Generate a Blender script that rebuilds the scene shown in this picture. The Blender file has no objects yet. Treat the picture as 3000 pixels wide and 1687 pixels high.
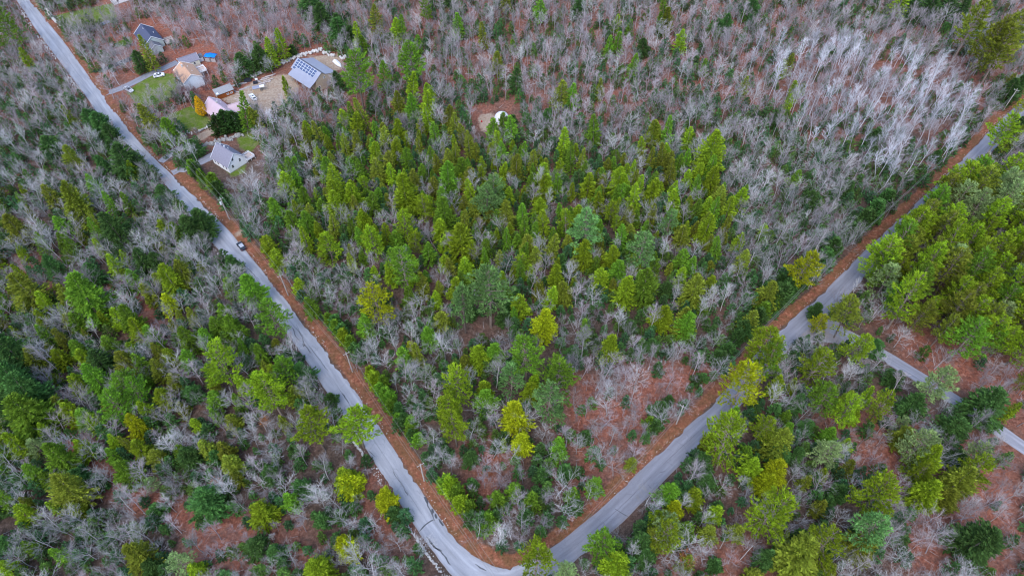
import bpy, math, random
import numpy as np
from mathutils import Vector, Matrix

# ------------------------------------------------------------------ camera, sky, sun, exposure
scene = bpy.context.scene
COL = scene.collection
R = math.radians
F, PITCH, HCAM = 2000.0, R(50.7), 165.0          # focal length in photo pixels, downward pitch, drone height

cd = bpy.data.cameras.new('camera'); cam = bpy.data.objects.new('camera', cd); COL.objects.link(cam)
cam.location = (0, 0, HCAM); cam.rotation_euler = (R(90) - PITCH, 0, 0)
cd.sensor_width = 36; cd.lens = 24; cd.clip_start = 1; cd.clip_end = 12000
scene.camera = cam

SUN_AZ, SUN_EL = R(196), R(50)                    # a veiled sun behind the camera
sdir = Vector((math.sin(SUN_AZ) * math.cos(SUN_EL), math.cos(SUN_AZ) * math.cos(SUN_EL), math.sin(SUN_EL)))
world = bpy.data.worlds.new('World'); scene.world = world; world.use_nodes = True
wn = world.node_tree.nodes; wl = world.node_tree.links
sky = wn.new('ShaderNodeTexSky'); sky.sky_type = 'NISHITA'; sky.sun_disc = False
sky.sun_elevation = SUN_EL; sky.sun_rotation = SUN_AZ; sky.air_density = 1.0; sky.dust_density = 0.9; sky.ozone_density = 1.0
bg = wn['Background']; bg.inputs[1].default_value = 0.15; wl.new(sky.outputs[0], bg.inputs[0])
ld = bpy.data.lights.new('sun', 'SUN'); lo = bpy.data.objects.new('sun', ld); COL.objects.link(lo)
ld.energy = 1.0; ld.angle = R(50); ld.color = (1.0, 0.975, 0.95)
lo.rotation_euler = (-sdir).to_track_quat('-Z', 'Y').to_euler()
vs = scene.view_settings
vs.view_transform = 'Standard'; vs.look = 'None'; vs.gamma = 1; vs.use_curve_mapping = False; vs.exposure = 1.46
scene.cycles.max_bounces = 3; scene.cycles.diffuse_bounces = 2; scene.cycles.transmission_bounces = 1; scene.cycles.filter_width = 1.15

# ------------------------------------------------------------------ helpers
_cy, _sy = math.cos(PITCH), math.sin(PITCH)
def G(u, v, z=0.0):
    """photo pixel -> place on the level z"""
    x = (u - 1500) / F; y = -(v - 843.5) / F
    d = (x, _cy + y * _sy, -_sy + y * _cy)
    t = (z - HCAM) / d[2]
    return (d[0] * t, d[1] * t)
def PX(x, y, z=0.0):
    zz = z - HCAM; dep = y * _cy - zz * _sy
    return (1500 + F * x / dep, 843.5 - F * (y * _sy + zz * _cy) / dep)
def ppm(x, y):
    return F / (y * _cy + HCAM * _sy)

def tag(o, label=None, cat=None, group=None, kind=None):
    if label: o['label'] = label
    if cat: o['category'] = cat
    if group: o['group'] = group
    if kind: o['kind'] = kind
    return o
def empty(name, loc, rz=0.0, s=1.0):
    o = bpy.data.objects.new(name, None); COL.objects.link(o)
    o.location = loc; o.rotation_euler = (0, 0, rz); o.scale = (s, s, s); o.empty_display_size = .2
    return o
def obj(name, me, mat=None, parent=None, loc=None):
    o = bpy.data.objects.new(name, me); COL.objects.link(o)
    if mat is not None and not me.materials: me.materials.append(mat)
    if parent is not None: o.parent = parent
    if loc is not None: o.location = loc
    return o
def mesh(name, V, Fc, mat=None, tint=None, smooth=False):
    me = bpy.data.meshes.new(name); me.from_pydata([tuple(v) for v in V], [], Fc)
    if mat is not None: me.materials.append(mat)
    if tint is not None:
        a = me.attributes.new('tint', 'FLOAT', 'FACE'); a.data.foreach_set('value', np.asarray(tint, dtype=np.float32))
    if smooth: me.polygons.foreach_set('use_smooth', [True] * len(me.polygons))
    me.update(); return me
class MB:
    def __init__(s): s.V = []; s.F = []; s.T = []
    def quad(s, a, b, c, d, t=1.0):
        n = len(s.V); s.V += [a, b, c, d]; s.F.append((n, n+1, n+2, n+3)); s.T.append(t)
    def tri(s, a, b, c, t=1.0):
        n = len(s.V); s.V += [a, b, c]; s.F.append((n, n+1, n+2)); s.T.append(t)
    def box(s, c, d, rz=0.0, taper=1.0, rx=0.0):
        n = len(s.V); m = Matrix.Rotation(rz, 3, 'Z') @ Matrix.Rotation(rx, 3, 'X')
        for k in (-.5, .5):
            f = taper if k > 0 else 1.0
            for (i, j) in ((-.5, -.5), (.5, -.5), (.5, .5), (-.5, .5)):
                s.V.append(tuple(m @ Vector((i*d[0]*f, j*d[1]*f, k*d[2])) + Vector(c)))
        s.F += [(n, n+3, n+2, n+1), (n+4, n+5, n+6, n+7)] + [(n+i, n+(i+1) % 4, n+4+(i+1) % 4, n+4+i) for i in range(4)]
        s.T += [1.0] * 6
    def tube(s, pts, rad, k=5, cap=True, t=1.0):
        pts = [Vector(p) for p in pts]; base = len(s.V); m = len(pts)
        for i, p in enumerate(pts):
            d = (pts[min(i+1, m-1)] - pts[max(i-1, 0)]).normalized()
            a = d.orthogonal().normalized(); b = d.cross(a)
            r = rad[i] if hasattr(rad, '__len__') else rad
            for q in range(k):
                an = 2 * math.pi * q / k
                s.V.append(tuple(p + a * (r * math.cos(an)) + b * (r * math.sin(an))))
        for i in range(m - 1):
            for q in range(k):
                q2 = (q + 1) % k
                s.F.append((base+i*k+q, base+i*k+q2, base+(i+1)*k+q2, base+(i+1)*k+q)); s.T.append(t)
        if cap and k > 2:
            s.F.append(tuple(base + q for q in range(k))[::-1]); s.F.append(tuple(base+(m-1)*k+q for q in range(k))); s.T += [t, t]
    def slab(s, c4, th):
        """a plate below four top corners given counter-clockwise"""
        n = len(s.V); c4 = [Vector(c) for c in c4]
        nn = (c4[1]-c4[0]).cross(c4[2]-c4[0]).normalized()
        s.V += [tuple(c) for c in c4] + [tuple(c - nn*th) for c in c4]
        s.F += [(n, n+1, n+2, n+3), (n+7, n+6, n+5, n+4)] + [(n+i, n+4+i, n+4+(i+1) % 4, n+(i+1) % 4) for i in range(4)]
        s.T += [1.0] * 6
    def poly(s, pts):
        n = len(s.V); s.V += [tuple(p) for p in pts]; s.F.append(tuple(range(n, n+len(pts)))); s.T.append(1.0)
    def me(s, name, mat=None, tint=False, smooth=False):
        return mesh(name, s.V, s.F, mat, s.T if tint else None, smooth)
    def build(s, name, mat, parent=None, loc=None, smooth=False):
        return obj(name, s.me(name, mat, smooth=smooth), mat, parent, loc)
def boxo(name, parent, c, d, mat, rz=0.0, rx=0.0):
    b = MB(); b.box((0, 0, 0), d, rz, rx=rx); o = b.build(name, mat, parent); o.location = c; return o

# ------------------------------------------------------------------ materials
def newmat(name):
    m = bpy.data.materials.new(name); m.use_nodes = True
    nt = m.node_tree; b = nt.nodes['Principled BSDF']
    b.inputs['Specular IOR Level'].default_value = 0.2
    return m, nt, b
def N(nt, t, **kw):
    n = nt.nodes.new(t)
    for k, v in kw.items(): setattr(n, k, v)
    return n
def noise(nt, scale, detail=4, rough=.6, vec=None, dist=0.0):
    n = N(nt, 'ShaderNodeTexNoise'); n.inputs['Scale'].default_value = scale; n.inputs['Detail'].default_value = detail
    n.inputs['Roughness'].default_value = rough; n.inputs['Distortion'].default_value = dist
    if vec is not None: nt.links.new(vec, n.inputs['Vector'])
    return n.outputs['Fac']
def ramp(nt, fac, stops):
    r = N(nt, 'ShaderNodeValToRGB'); e = r.color_ramp.elements
    while len(e) < len(stops): e.new(.5)
    for k, (p, c) in enumerate(stops):
        e[k].position = p; e[k].color = (c, c, c, 1) if isinstance(c, (int, float)) else (*c, 1)
    nt.links.new(fac, r.inputs[0]); return r.outputs[0]
def mixc(nt, fac, a, b, mode='MIX'):
    m = N(nt, 'ShaderNodeMix', data_type='RGBA', blend_type=mode)
    for i, s in ((0, fac), (6, a), (7, b)):
        if isinstance(s, (int, float)): m.inputs[i].default_value = s if i == 0 else (s, s, s, 1)
        elif isinstance(s, tuple): m.inputs[i].default_value = (*s, 1)
        else: nt.links.new(s, m.inputs[i])
    return m.outputs[2]
def mathn(nt, op, a, b=None, clamp=False):
    m = N(nt, 'ShaderNodeMath', operation=op, use_clamp=clamp)
    for i, s in ((0, a), (1, b)):
        if s is None: continue
        if isinstance(s, (int, float)): m.inputs[i].default_value = s
        else: nt.links.new(s, m.inputs[i])
    return m.outputs[0]
def plain(name, c, rough=.8, var=.18, scale=1.5, metal=0.0, spec=.2):
    m, nt, b = newmat(name)
    tc = N(nt, 'ShaderNodeTexCoord').outputs['Object']
    f = noise(nt, scale, 5, .65, tc)
    lo_ = tuple(x*(1-var) for x in c); hi = tuple(min(1, x*(1+var)) for x in c)
    nt.links.new(ramp(nt, f, [(.3, lo_), (.7, hi)]), b.inputs['Base Color'])
    b.inputs['Roughness'].default_value = rough; b.inputs['Metallic'].default_value = metal; b.inputs['Specular IOR Level'].default_value = spec
    return m
def foliage(name, transl=.25, var=.5, fixed=None):
    """leaf colour comes from the object's own colour, varied from spray to spray and tree to tree"""
    m, nt, b = newmat(name)
    oi = N(nt, 'ShaderNodeObjectInfo'); at = N(nt, 'ShaderNodeAttribute', attribute_name='tint')
    h = N(nt, 'ShaderNodeHueSaturation')
    if fixed: h.inputs['Color'].default_value = (*fixed, 1)
    else: nt.links.new(oi.outputs['Color'], h.inputs['Color'])
    nt.links.new(mathn(nt, 'ADD', mathn(nt, 'MULTIPLY', oi.outputs['Random'], .024), .486), h.inputs['Hue'])
    v = mathn(nt, 'MULTIPLY', at.outputs['Fac'], mathn(nt, 'ADD', mathn(nt, 'MULTIPLY', oi.outputs['Random'], var), 1 - var/2))
    nt.links.new(v, h.inputs['Value'])
    nt.links.new(h.outputs[0], b.inputs['Base Color'])
    b.inputs['Roughness'].default_value = .75; b.inputs['Specular IOR Level'].default_value = .15
    tr = N(nt, 'ShaderNodeBsdfTranslucent'); nt.links.new(h.outputs[0], tr.inputs[0])
    mx = N(nt, 'ShaderNodeMixShader'); mx.inputs[0].default_value = transl
    nt.links.new(b.outputs[0], mx.inputs[1]); nt.links.new(tr.outputs[0], mx.inputs[2])
    nt.links.new(mx.outputs[0], nt.nodes['Material Output'].inputs[0])
    return m
def bark(name, c, c2):
    m, nt, b = newmat(name)
    oi = N(nt, 'ShaderNodeObjectInfo'); tc = N(nt, 'ShaderNodeTexCoord').outputs['Object']
    base = mixc(nt, noise(nt, 1.3, 3, .6, tc), c, c2)
    h = N(nt, 'ShaderNodeHueSaturation'); nt.links.new(base, h.inputs['Color'])
    nt.links.new(mathn(nt, 'ADD', mathn(nt, 'MULTIPLY', oi.outputs['Random'], .75), .55), h.inputs['Value'])
    nt.links.new(h.outputs[0], b.inputs['Base Color']); b.inputs['Roughness'].default_value = .9
    b.inputs['Specular IOR Level'].default_value = .1
    return m
M = {}
M['leaf'] = foliage('needles'); M['leaf_fine'] = foliage('needles_dark', .2, .6)
M['bark'] = bark('bark_brown', (.16, .12, .10), (.26, .21, .18))
M['grey'] = bark('bark_grey', (.34, .325, .325), (.45, .43, .43))
M['mauve'] = bark('bark_mauve', (.285, .245, .258), (.37, .325, .34))
M['birch'] = bark('bark_birch', (.46, .445, .485), (.60, .585, .62))
M['maroon'] = bark('twig_maroon', (.17, .07, .07), (.24, .11, .10))

# ------------------------------------------------------------------ roads as seen, in photo pixels
L_left = [(20,-50),(50,8),(71,31),(94,73),(113,98),(144,141),(167,169),(192,205),(220,241),(253,283),(279,326),(296,347),(329,385),(364,417),(425,468),(468,520),(500,560),(543,616),(590,674),(638,731),(685,782),(727,829),(786,907),(830,962),(869,1016),(916,1082),(958,1150),(983,1191),(1006,1225),(1040,1268),(1072,1314),(1099,1355),(1128,1400),(1157,1453),(1189,1503),(1227,1556),(1252,1598),(1284,1638),(1320,1684),(1372,1740)]
L_right = [(60,-50),(94,10),(116,35),(146,73),(180,114),(207,149),(247,207),(296,268),(329,317),(370,370),(410,421),(462,475),(505,513),(540,545),(608,612),(680,684),(727,744),(792,821),(860,907),(941,1009),(997,1082),(1044,1150),(1067,1186),(1109,1243),(1148,1309),(1175,1348),(1211,1400),(1243,1450),(1272,1493),(1298,1535),(1334,1584),(1363,1620),(1397,1649),(1437,1667),(1476,1671)]
R_in = [(1476,1671),(1516,1665),(1560,1645),(1620,1602),(1707,1535),(1763,1489),(1849,1405),(1947,1307),(2050,1217),(2105,1165),(2131,1135),(2200,1052),(2285,958),(2371,892),(2469,802),(2500,765),(2590,682),(2690,590),(2794,492),(2841,445),(2901,380),(2945,338),(3000,288),(3070,225),(3200,110)]
S_up = [(2440,948),(2490,966),(2529,990),(2597,1026),(2699,1090),(2802,1154),(2849,1187),(2952,1256),(3040,1318),(3200,1430)]
def resample(P, step):
    P = np.array(P, float); d = np.r_[0, np.cumsum(np.hypot(*np.diff(P, axis=0).T))]
    n = max(2, int(d[-1] / step)); t = np.linspace(0, d[-1], n)
    return np.c_[np.interp(t, d, P[:, 0]), np.interp(t, d, P[:, 1])]
def smooth_line(P, it=2):
    P = np.array(P, float)
    for _ in range(it):
        Q = P.copy(); Q[1:-1] = (P[:-2] + 2*P[1:-1] + P[2:]) / 4; P = Q
    return P
def gl(pts): return np.array([G(*p) for p in pts])
def offset(P, d):
    T = np.gradient(P, axis=0); T /= np.linalg.norm(T, axis=1)[:, None]
    return P + np.c_[T[:, 1], -T[:, 0]] * d      # to the right of travel
LL, LR = smooth_line(resample(gl(L_left), 2), 14), smooth_line(resample(gl(L_right), 2), 14)
RI = smooth_line(resample(gl(R_in), 3), 5); RO = smooth_line(offset(RI, 5.9), 6)
SU = smooth_line(resample(gl(S_up), 3), 3); SL = smooth_line(offset(SU, 4.2), 4)
def sdist(pts, line):
    """distance of many points to a polyline"""
    A = line[:-1]; B = line[1:]; best = np.full(len(pts), 1e9)
    for a, b in zip(A, B):
        ab = b - a; L = (ab @ ab) or 1e-9
        t = np.clip(((pts - a) @ ab) / L, 0, 1)
        best = np.minimum(best, np.hypot(*(pts - a - t[:, None]*ab).T))
    return best
def inside(pts, poly):
    x, y = pts[:, 0], pts[:, 1]; r = np.zeros(len(pts), bool); n = len(poly)
    for i in range(n):
        (x1, y1), (x2, y2) = poly[i], poly[(i+1) % n]
        c = ((y1 > y) != (y2 > y)) & (x < (x2-x1) * (y-y1) / ((y2-y1) or 1e-9) + x1); r ^= c
    return r
def sd(pts, poly):
    """signed distance, positive inside"""
    poly = np.asarray(poly, float); d = sdist(pts, np.vstack([poly, poly[:1]]))
    return np.where(inside(pts, poly), d, -d)

def near_to(P, Q):                                  # pair each point of P with the closest of Q
    return np.array([Q[np.argmin(np.hypot(*(Q - p).T))] for p in P])
mid = (LL + near_to(LL, LR)) / 2
ROADPOLY = [np.vstack([LL, [G(1450, 1790)], RO[:2], LR[::-1]]), np.vstack([RI, RO[::-1]]), np.vstack([SU, SL[::-1]])]
ROADPOLY[0] = np.vstack([LL, RO[3:4], RI[2:3], LR[::-1]])

# zones of the ground (photo pixels)
def zp(pts): return gl(pts)
LAWN = [zp([(370,270),(440,215),(505,215),(530,255),(520,280),(470,300),(430,315),(395,300)]),
        zp([(470,345),(560,310),(610,345),(625,370),(590,382),(540,385),(490,372)]),
        zp([(160,45),(330,10),(345,60),(290,80),(220,90),(175,70)]),
        zp([(690,385),(740,375),(760,415),(735,450),(700,430)]), zp([(660,495),(720,480),(720,505),(680,520)]),
        zp([(330,128),(385,108),(390,128),(345,140)])]
DIRT = [zp([(690,275),(740,240),(800,225),(850,215),(880,255),(850,300),(820,335),(780,345),(750,330),(720,310),(680,310),(640,285)]),
        zp([(548,412),(622,372),(640,385),(575,420)]), zp([(1400,340),(1440,330),(1470,360),(1440,385),(1410,385)]),
        zp([(90,-12),(105,-20),(128,22),(117,30)]), zp([(685,680),(722,668),(728,676),(694,695)]), zp([(206,250),(225,245),(245,275),(236,282)]),
        zp([(900,165),(990,160),(1010,200),(960,215)])]
LEAFY = [zp([(250,110),(420,20),(640,0),(900,-10),(1010,130),(900,165),(760,190),(690,230),(600,280),(520,330),(470,340),(420,330),(390,300),(330,240)]),
         zp([(1660,1085),(1880,1070),(2080,1050),(2125,1090),(1950,1255),(1780,1420),(1660,1440),(1640,1250)]),
         zp([(1330,1330),(1480,1280),(1510,1430),(1420,1490),(1350,1450)]),
         zp([(2430,1230),(2620,1160),(2800,1220),(3020,1320),(3050,1720),(2650,1720),(2560,1480),(2450,1360)]),
         zp([(2530,900),(2700,960),(2900,1020),(3050,1020),(3050,1300),(2850,1180),(2640,1040)]),
         zp([(1940,1600),(2180,1560),(2280,1720),(1920,1720)]), zp([(560,1600),(700,1500),(900,1560),(960,1687),(700,1700)]),
         zp([(0,740),(140,760),(190,850),(60,870),(0,850)]), zp([(1040,1360),(1110,1390),(1160,1500),(1180,1600),(1060,1560)])]
PATHS = [gl([(60,1080),(110,1130),(165,1190),(215,1280),(265,1370),(330,1420),(420,1465),(510,1500),(600,1545),(690,1640)]),
         gl([(330,840),(390,890),(440,950),(470,1010)])]
_iv = int(np.argmin(np.hypot(*(LR - np.array(G(470, 480))).T)))
VERGE = [np.vstack([LR[_iv:], offset(LR, -3.9)[_iv:][::-1]]), np.vstack([LR[:_iv+1], offset(LR, -2.0)[:_iv+1][::-1]]), np.vstack([RI, offset(RI, -3.1)[::-1]])]
# ------------------------------------------------------------------ ground
xs = np.r_[-5000, -2000, -900, -500, np.arange(-330, 331, 1.6), 500, 900, 2000, 5000]
ys = np.r_[-3000, -1000, -300, -60, np.arange(10, 400, 1.6), 520, 900, 2000, 6000]
gx, gy = np.meshgrid(xs, ys); pts = np.c_[gx.ravel(), gy.ravel()]
rng = np.random.default_rng(7)
def mask(polys, soft=1.5):
    m = np.zeros(len(pts))
    for p in polys:
        near = (np.abs(pts[:, 0] - p[:, 0].mean()) < np.ptp(p[:, 0])/2 + 20) & (np.abs(pts[:, 1] - p[:, 1].mean()) < np.ptp(p[:, 1])/2 + 20)
        v = np.zeros(len(pts)); v[near] = np.clip(.5 + sd(pts[near], p) / (2*soft), 0, 1); m = np.maximum(m, v)
    return m
leafm = mask(LEAFY, 6.0)
for p in PATHS: leafm = np.maximum(leafm, np.clip(1.6 - sdist(pts, p) / 3.0, 0, 1))
_v = np.array([PX(*p)[1] if p[1] > -50 else 9e9 for p in pts]); _u = np.array([PX(*p)[0] if p[1] > -50 else 0 for p in pts])
leafm = np.maximum(leafm, np.where((_v < 520), np.clip((520 - _v)/250, 0, 1)*.62, 0))
vergem = mask(VERGE, 1.3)
roadd = np.minimum.reduce([np.where(inside(pts, p), -1.0, 1e9) for p in ROADPOLY])
m_grass, m_dirt = mask(LAWN, 1.6), mask(DIRT, 2.2)
def wob(x, y): return .5*np.sin(x*.31+y*.17) + .5*np.sin(x*.13-y*.29+1.3) + .35*np.sin(x*.71+y*.53)
onroad = np.maximum.reduce([mask([p], 2.0) for p in ROADPOLY])
flat = np.maximum.reduce([m_grass, m_dirt, onroad, mask([zp([(240,0),(1020,0),(1030,260),(760,520),(500,520),(380,300)])], 8)])
zz = (wob(pts[:, 0], pts[:, 1]) * .16 + .18*vergem + rng.normal(0, .05, len(pts))) * (1 - flat) - .02
zz[(np.abs(pts[:, 0]) > 325) | (pts[:, 1] > 398)] = 0
nx, ny = len(xs), len(ys)
idx = np.arange(nx*ny).reshape(ny, nx)
faces = np.c_[idx[:-1, :-1].ravel(), idx[:-1, 1:].ravel(), idx[1:, 1:].ravel(), idx[1:, :-1].ravel()]
me = bpy.data.meshes.new('ground'); me.from_pydata(np.c_[pts, zz].tolist(), [], faces.tolist())
for nm, a in (('leafy', leafm), ('verge', vergem), ('grass', m_grass), ('dirt', m_dirt)):
    at = me.attributes.new(nm, 'FLOAT', 'POINT'); at.data.foreach_set('value', a.astype(np.float32))
m, nt, b = newmat('forest_floor')
P_ = N(nt, 'ShaderNodeNewGeometry').outputs['Position']
def attr(nt, n): return N(nt, 'ShaderNodeAttribute', attribute_name=n).outputs['Fac']
big, med, fine, spk = noise(nt, .06, 4, .6, P_), noise(nt, .30, 5, .7, P_), noise(nt, 1.1, 7, .82, P_), noise(nt, 3.5, 4, .8, P_)
litter = ramp(nt, fine, [(.30, (.055, .023, .018)), (.44, (.19, .070, .048)), (.55, (.32, .115, .072)), (.68, (.44, .25, .19))])
litter = mixc(nt, ramp(nt, med, [(.46, 0.0), (.66, .6)]), litter, ramp(nt, spk, [(.35, (.09, .055, .045)), (.65, (.27, .19, .165))]))
floor = ramp(nt, fine, [(.3, (.035, .028, .023)), (.5, (.095, .065, .05)), (.7, (.21, .15, .125))])
col = mixc(nt, mathn(nt, 'ADD', attr(nt, 'leafy'), mathn(nt, 'SUBTRACT', mathn(nt, 'MULTIPLY', big, 2.0), 1.0), True), floor, litter)
vl = ramp(nt, fine, [(.32, (.05, .025, .019)), (.43, (.175, .066, .040)), (.53, (.30, .108, .062)), (.66, (.44, .27, .19))])
vl = mixc(nt, ramp(nt, med, [(.40, 0.0), (.6, .85)]), vl, ramp(nt, spk, [(.35, (.075, .038, .02)), (.65, (.23, .12, .055))]))
def edge(a, w=.55): return mathn(nt, 'MULTIPLY', mathn(nt, 'SUBTRACT', mathn(nt, 'ADD', a, mathn(nt, 'MULTIPLY', mathn(nt, 'SUBTRACT', med, .5), w*2)), .38), 4.0, True)
col = mixc(nt, edge(attr(nt, 'verge'), .6), col, vl)
gr = ramp(nt, fine, [(.3, (.05, .085, .013)), (.55, (.11, .165, .02)), (.75, (.21, .23, .06))])
gr = mixc(nt, ramp(nt, med, [(.46, 0.0), (.66, .7)]), gr, ramp(nt, fine, [(.3, (.13, .12, .07)), (.7, (.26, .22, .14))]))
col = mixc(nt, edge(attr(nt, 'grass')), col, gr)
di = ramp(nt, fine, [(.28, (.15, .10, .07)), (.5, (.34, .26, .195)), (.72, (.50, .42, .35))])
di = mixc(nt, ramp(nt, med, [(.5, 0.0), (.68, .55)]), di, (.27, .16, .10))
col = mixc(nt, edge(attr(nt, 'dirt')), col, di)
nt.links.new(col, b.inputs['Base Color']); b.inputs['Roughness'].default_value = .95; b.inputs['Specular IOR Level'].default_value = .1
bp = N(nt, 'ShaderNodeBump'); bp.inputs['Strength'].default_value = .7; bp.inputs['Distance'].default_value = .25
nt.links.new(fine, bp.inputs['Height']); nt.links.new(bp.outputs[0], b.inputs['Normal'])
me.materials.append(m)
tag(obj('ground', me), kind='structure')

# ------------------------------------------------------------------ asphalt
def asphalt(name, c, tone=1.0):
    m, nt, b = newmat(name)
    uv = N(nt, 'ShaderNodeUVMap').outputs[0]; P_ = N(nt, 'ShaderNodeNewGeometry').outputs['Position']
    mp = N(nt, 'ShaderNodeMapping'); mp.inputs['Scale'].default_value = (2.6, .035, 1); nt.links.new(uv, mp.inputs[0])
    streak = noise(nt, 1.6, 5, .65, mp.outputs[0]); blot = noise(nt, .09, 4, .6, P_); grit = noise(nt, 7, 3, .8, P_); pat = noise(nt, .5, 5, .7, P_)
    col = ramp(nt, streak, [(.3, tuple(x*.72 for x in c)), (.5, c), (.66, tuple(min(1, x*1.28) for x in c))])
    col = mixc(nt, ramp(nt, blot, [(.35, 0.0), (.7, .45)]), col, tuple(x*.78 for x in c))
    col = mixc(nt, ramp(nt, pat, [(.6, 0.0), (.75, .35)]), col, tuple(x*1.2 for x in c))
    col = mixc(nt, .35, col, ramp(nt, grit, [(.3, .55), (.7, 1.3)]), 'MULTIPLY')
    sx0 = N(nt, 'ShaderNodeSeparateXYZ'); nt.links.new(uv, sx0.inputs[0])
    trk = mathn(nt, 'ADD', mathn(nt, 'MULTIPLY', mathn(nt, 'COSINE', mathn(nt, 'MULTIPLY', sx0.outputs[0], 25.13)), .5), .5)
    col = mixc(nt, mathn(nt, 'MULTIPLY', trk, mathn(nt, 'MULTIPLY', streak, .55)), col, tuple(x*.74 for x in c))
    seam = mathn(nt, 'LESS_THAN', mathn(nt, 'ABSOLUTE', mathn(nt, 'ADD', mathn(nt, 'SUBTRACT', sx0.outputs[0], .5), mathn(nt, 'MULTIPLY', mathn(nt, 'SUBTRACT', pat, .5), .10))), .011)
    col = mixc(nt, mathn(nt, 'MULTIPLY', seam, ramp(nt, blot, [(.42, 0.0), (.55, .6)])), col, tuple(x*.45 for x in c))
    crk = N(nt, 'ShaderNodeTexVoronoi', feature='DISTANCE_TO_EDGE'); crk.inputs['Scale'].default_value = .32
    wv = N(nt, 'ShaderNodeVectorMath', operation='ADD'); nt.links.new(P_, wv.inputs[0]); nz = N(nt, 'ShaderNodeTexNoise'); nz.inputs['Scale'].default_value = .8; nt.links.new(P_, nz.inputs['Vector']); nt.links.new(nz.outputs['Color'], wv.inputs[1]); nt.links.new(wv.outputs[0], crk.inputs['Vector'])
    cf = mathn(nt, 'MULTIPLY', mathn(nt, 'LESS_THAN', crk.outputs['Distance'], .016), mathn(nt, 'MULTIPLY', ramp(nt, blot, [(.48, 0.0), (.6, .5)]), ramp(nt, pat, [(.42, 0.0), (.55, 1.0)])))
    col = mixc(nt, cf, col, tuple(x*.4 for x in c))
    # dust and leaf crumbs along both edges
    sx = N(nt, 'ShaderNodeSeparateXYZ'); nt.links.new(uv, sx.inputs[0])
    e = mathn(nt, 'ABSOLUTE', mathn(nt, 'SUBTRACT', sx.outputs[0], .5))
    ef = mathn(nt, 'MULTIPLY', mathn(nt, 'SUBTRACT', mathn(nt, 'ADD', e, mathn(nt, 'MULTIPLY', mathn(nt, 'SUBTRACT', pat, .5), .22)), .44), 9.0, True)
    col = mixc(nt, mathn(nt, 'MULTIPLY', ef, .75), col, (.30, .23, .2))
    nt.links.new(col, b.inputs['Base Color']); b.inputs['Roughness'].default_value = .85
    return m
M['asph'] = asphalt('asphalt_pale', (.35, .357, .395)); M['asph2'] = asphalt('asphalt_grey', (.255, .256, .295)); M['asph3'] = asphalt('asphalt_dark', (.07, .072, .085))
M['asph4'] = asphalt('asphalt_drive', (.30, .30, .34))
def strip(name, A, B, z, mat, n=5, parent=None):
    A, B = np.asarray(A), np.asarray(B); V = []; UV = []; d = 0
    for i in range(len(A)):
        if i: d += np.hypot(*(A[i]-A[i-1]))
        for j in range(n):
            t = j/(n-1); jit = .05*math.sin(d*1.7+j) + .06*math.sin(d*.6+2*j) if j in (0, n-1) else 0
            p = A[i]*(1-t) + B[i]*t; w = B[i]-A[i]; w = w/(np.hypot(*w) or 1)
            V.append((p[0]+w[0]*jit, p[1]+w[1]*jit, z + (.05*math.sin(t*math.pi)))); UV.append((t, d))
    Fc = [(i*n+j, (i+1)*n+j, (i+1)*n+j+1, i*n+j+1) for i in range(len(A)-1) for j in range(n-1)]
    me = bpy.data.meshes.new(name); me.from_pydata(V, [], Fc); me.materials.append(mat)
    u = me.uv_layers.new(name='UVMap')
    for l in me.loops: u.data[l.index].uv = UV[l.vertex_index]
    me.flip_normals() if me.polygons[0].normal.z < 0 else None
    return obj(name, me, parent=parent)
# left road: its two edges, walked together, then the bend into the right road
k = 180
La = smooth_line(resample(np.vstack([LL, [G(1425, 1762)], [G(1500, 1768)], [G(1580, 1735)]]), 1), 10)
Lb = smooth_line(resample(np.vstack([LR, RI[1:4]]), 1), 10)
def even(P, n):
    d = np.r_[0, np.cumsum(np.hypot(*np.diff(P, axis=0).T))]; t = np.linspace(0, d[-1], n)
    return np.c_[np.interp(t, d, P[:, 0]), np.interp(t, d, P[:, 1])]
cuts_a = [0] + [int(np.argmin(np.hypot(*(La - G(*q)).T))) for q in ((296,347),(638,731),(958,1150),(1252,1598))] + [len(La)-1]
cuts_b = [0] + [int(np.argmin(np.hypot(*(Lb - G(*q)).T))) for q in ((345,340),(720,735),(1035,1140),(1330,1580))] + [len(Lb)-1]
Ea = np.vstack([even(La[cuts_a[i]:cuts_a[i+1]+1], 34)[(1 if i else 0):] for i in range(5)])
Eb = np.vstack([even(Lb[cuts_b[i]:cuts_b[i+1]+1], 34)[(1 if i else 0):] for i in range(5)])
road = tag(strip('road', Ea, Eb, .045, M['asph'], 7), kind='structure')
road2 = tag(strip('road', RI[1:], RO[1:], .037, M['asph2'], 6), kind='structure')
road3 = tag(strip('side_road', SU, SL, .041, M['asph4'], 5), kind='structure')
jn = MB(); jn.poly([(*G(*p), .049) for p in [(2290,1022),(2270,985),(2310,955),(2420,905),(2470,900),(2450,935),(2470,958),(2540,995),(2530,1018),(2470,1010),(2400,1000),(2350,1010)]][::-1])
o = jn.build('road_apron', M['asph4']); tag(o, kind='structure')
for nm, pl, w, mt in (('driveway', [(262,218),(300,205),(340,190),(395,168)], 3.4, 'asph3'), ('driveway', [(306,275),(360,258),(430,222),(500,192),(520,182)], 3.6, 'asph2'),
                      ('driveway', [(505,508),(545,492),(580,478),(612,462),(640,448)], 4.0, 'asph4'), ('driveway', [(225,100),(262,88),(300,70),(320,62)], 2.8, 'asph4'),
                      ('driveway', [(470,475),(500,450),(545,425),(570,410)], 3.0, 'asph4')):
    c = smooth_line(resample(gl(pl), 1.5), 3)
    tag(strip(nm, offset(c, -w/2), offset(c, w/2), .028, M[mt], 4), kind='structure')
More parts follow.
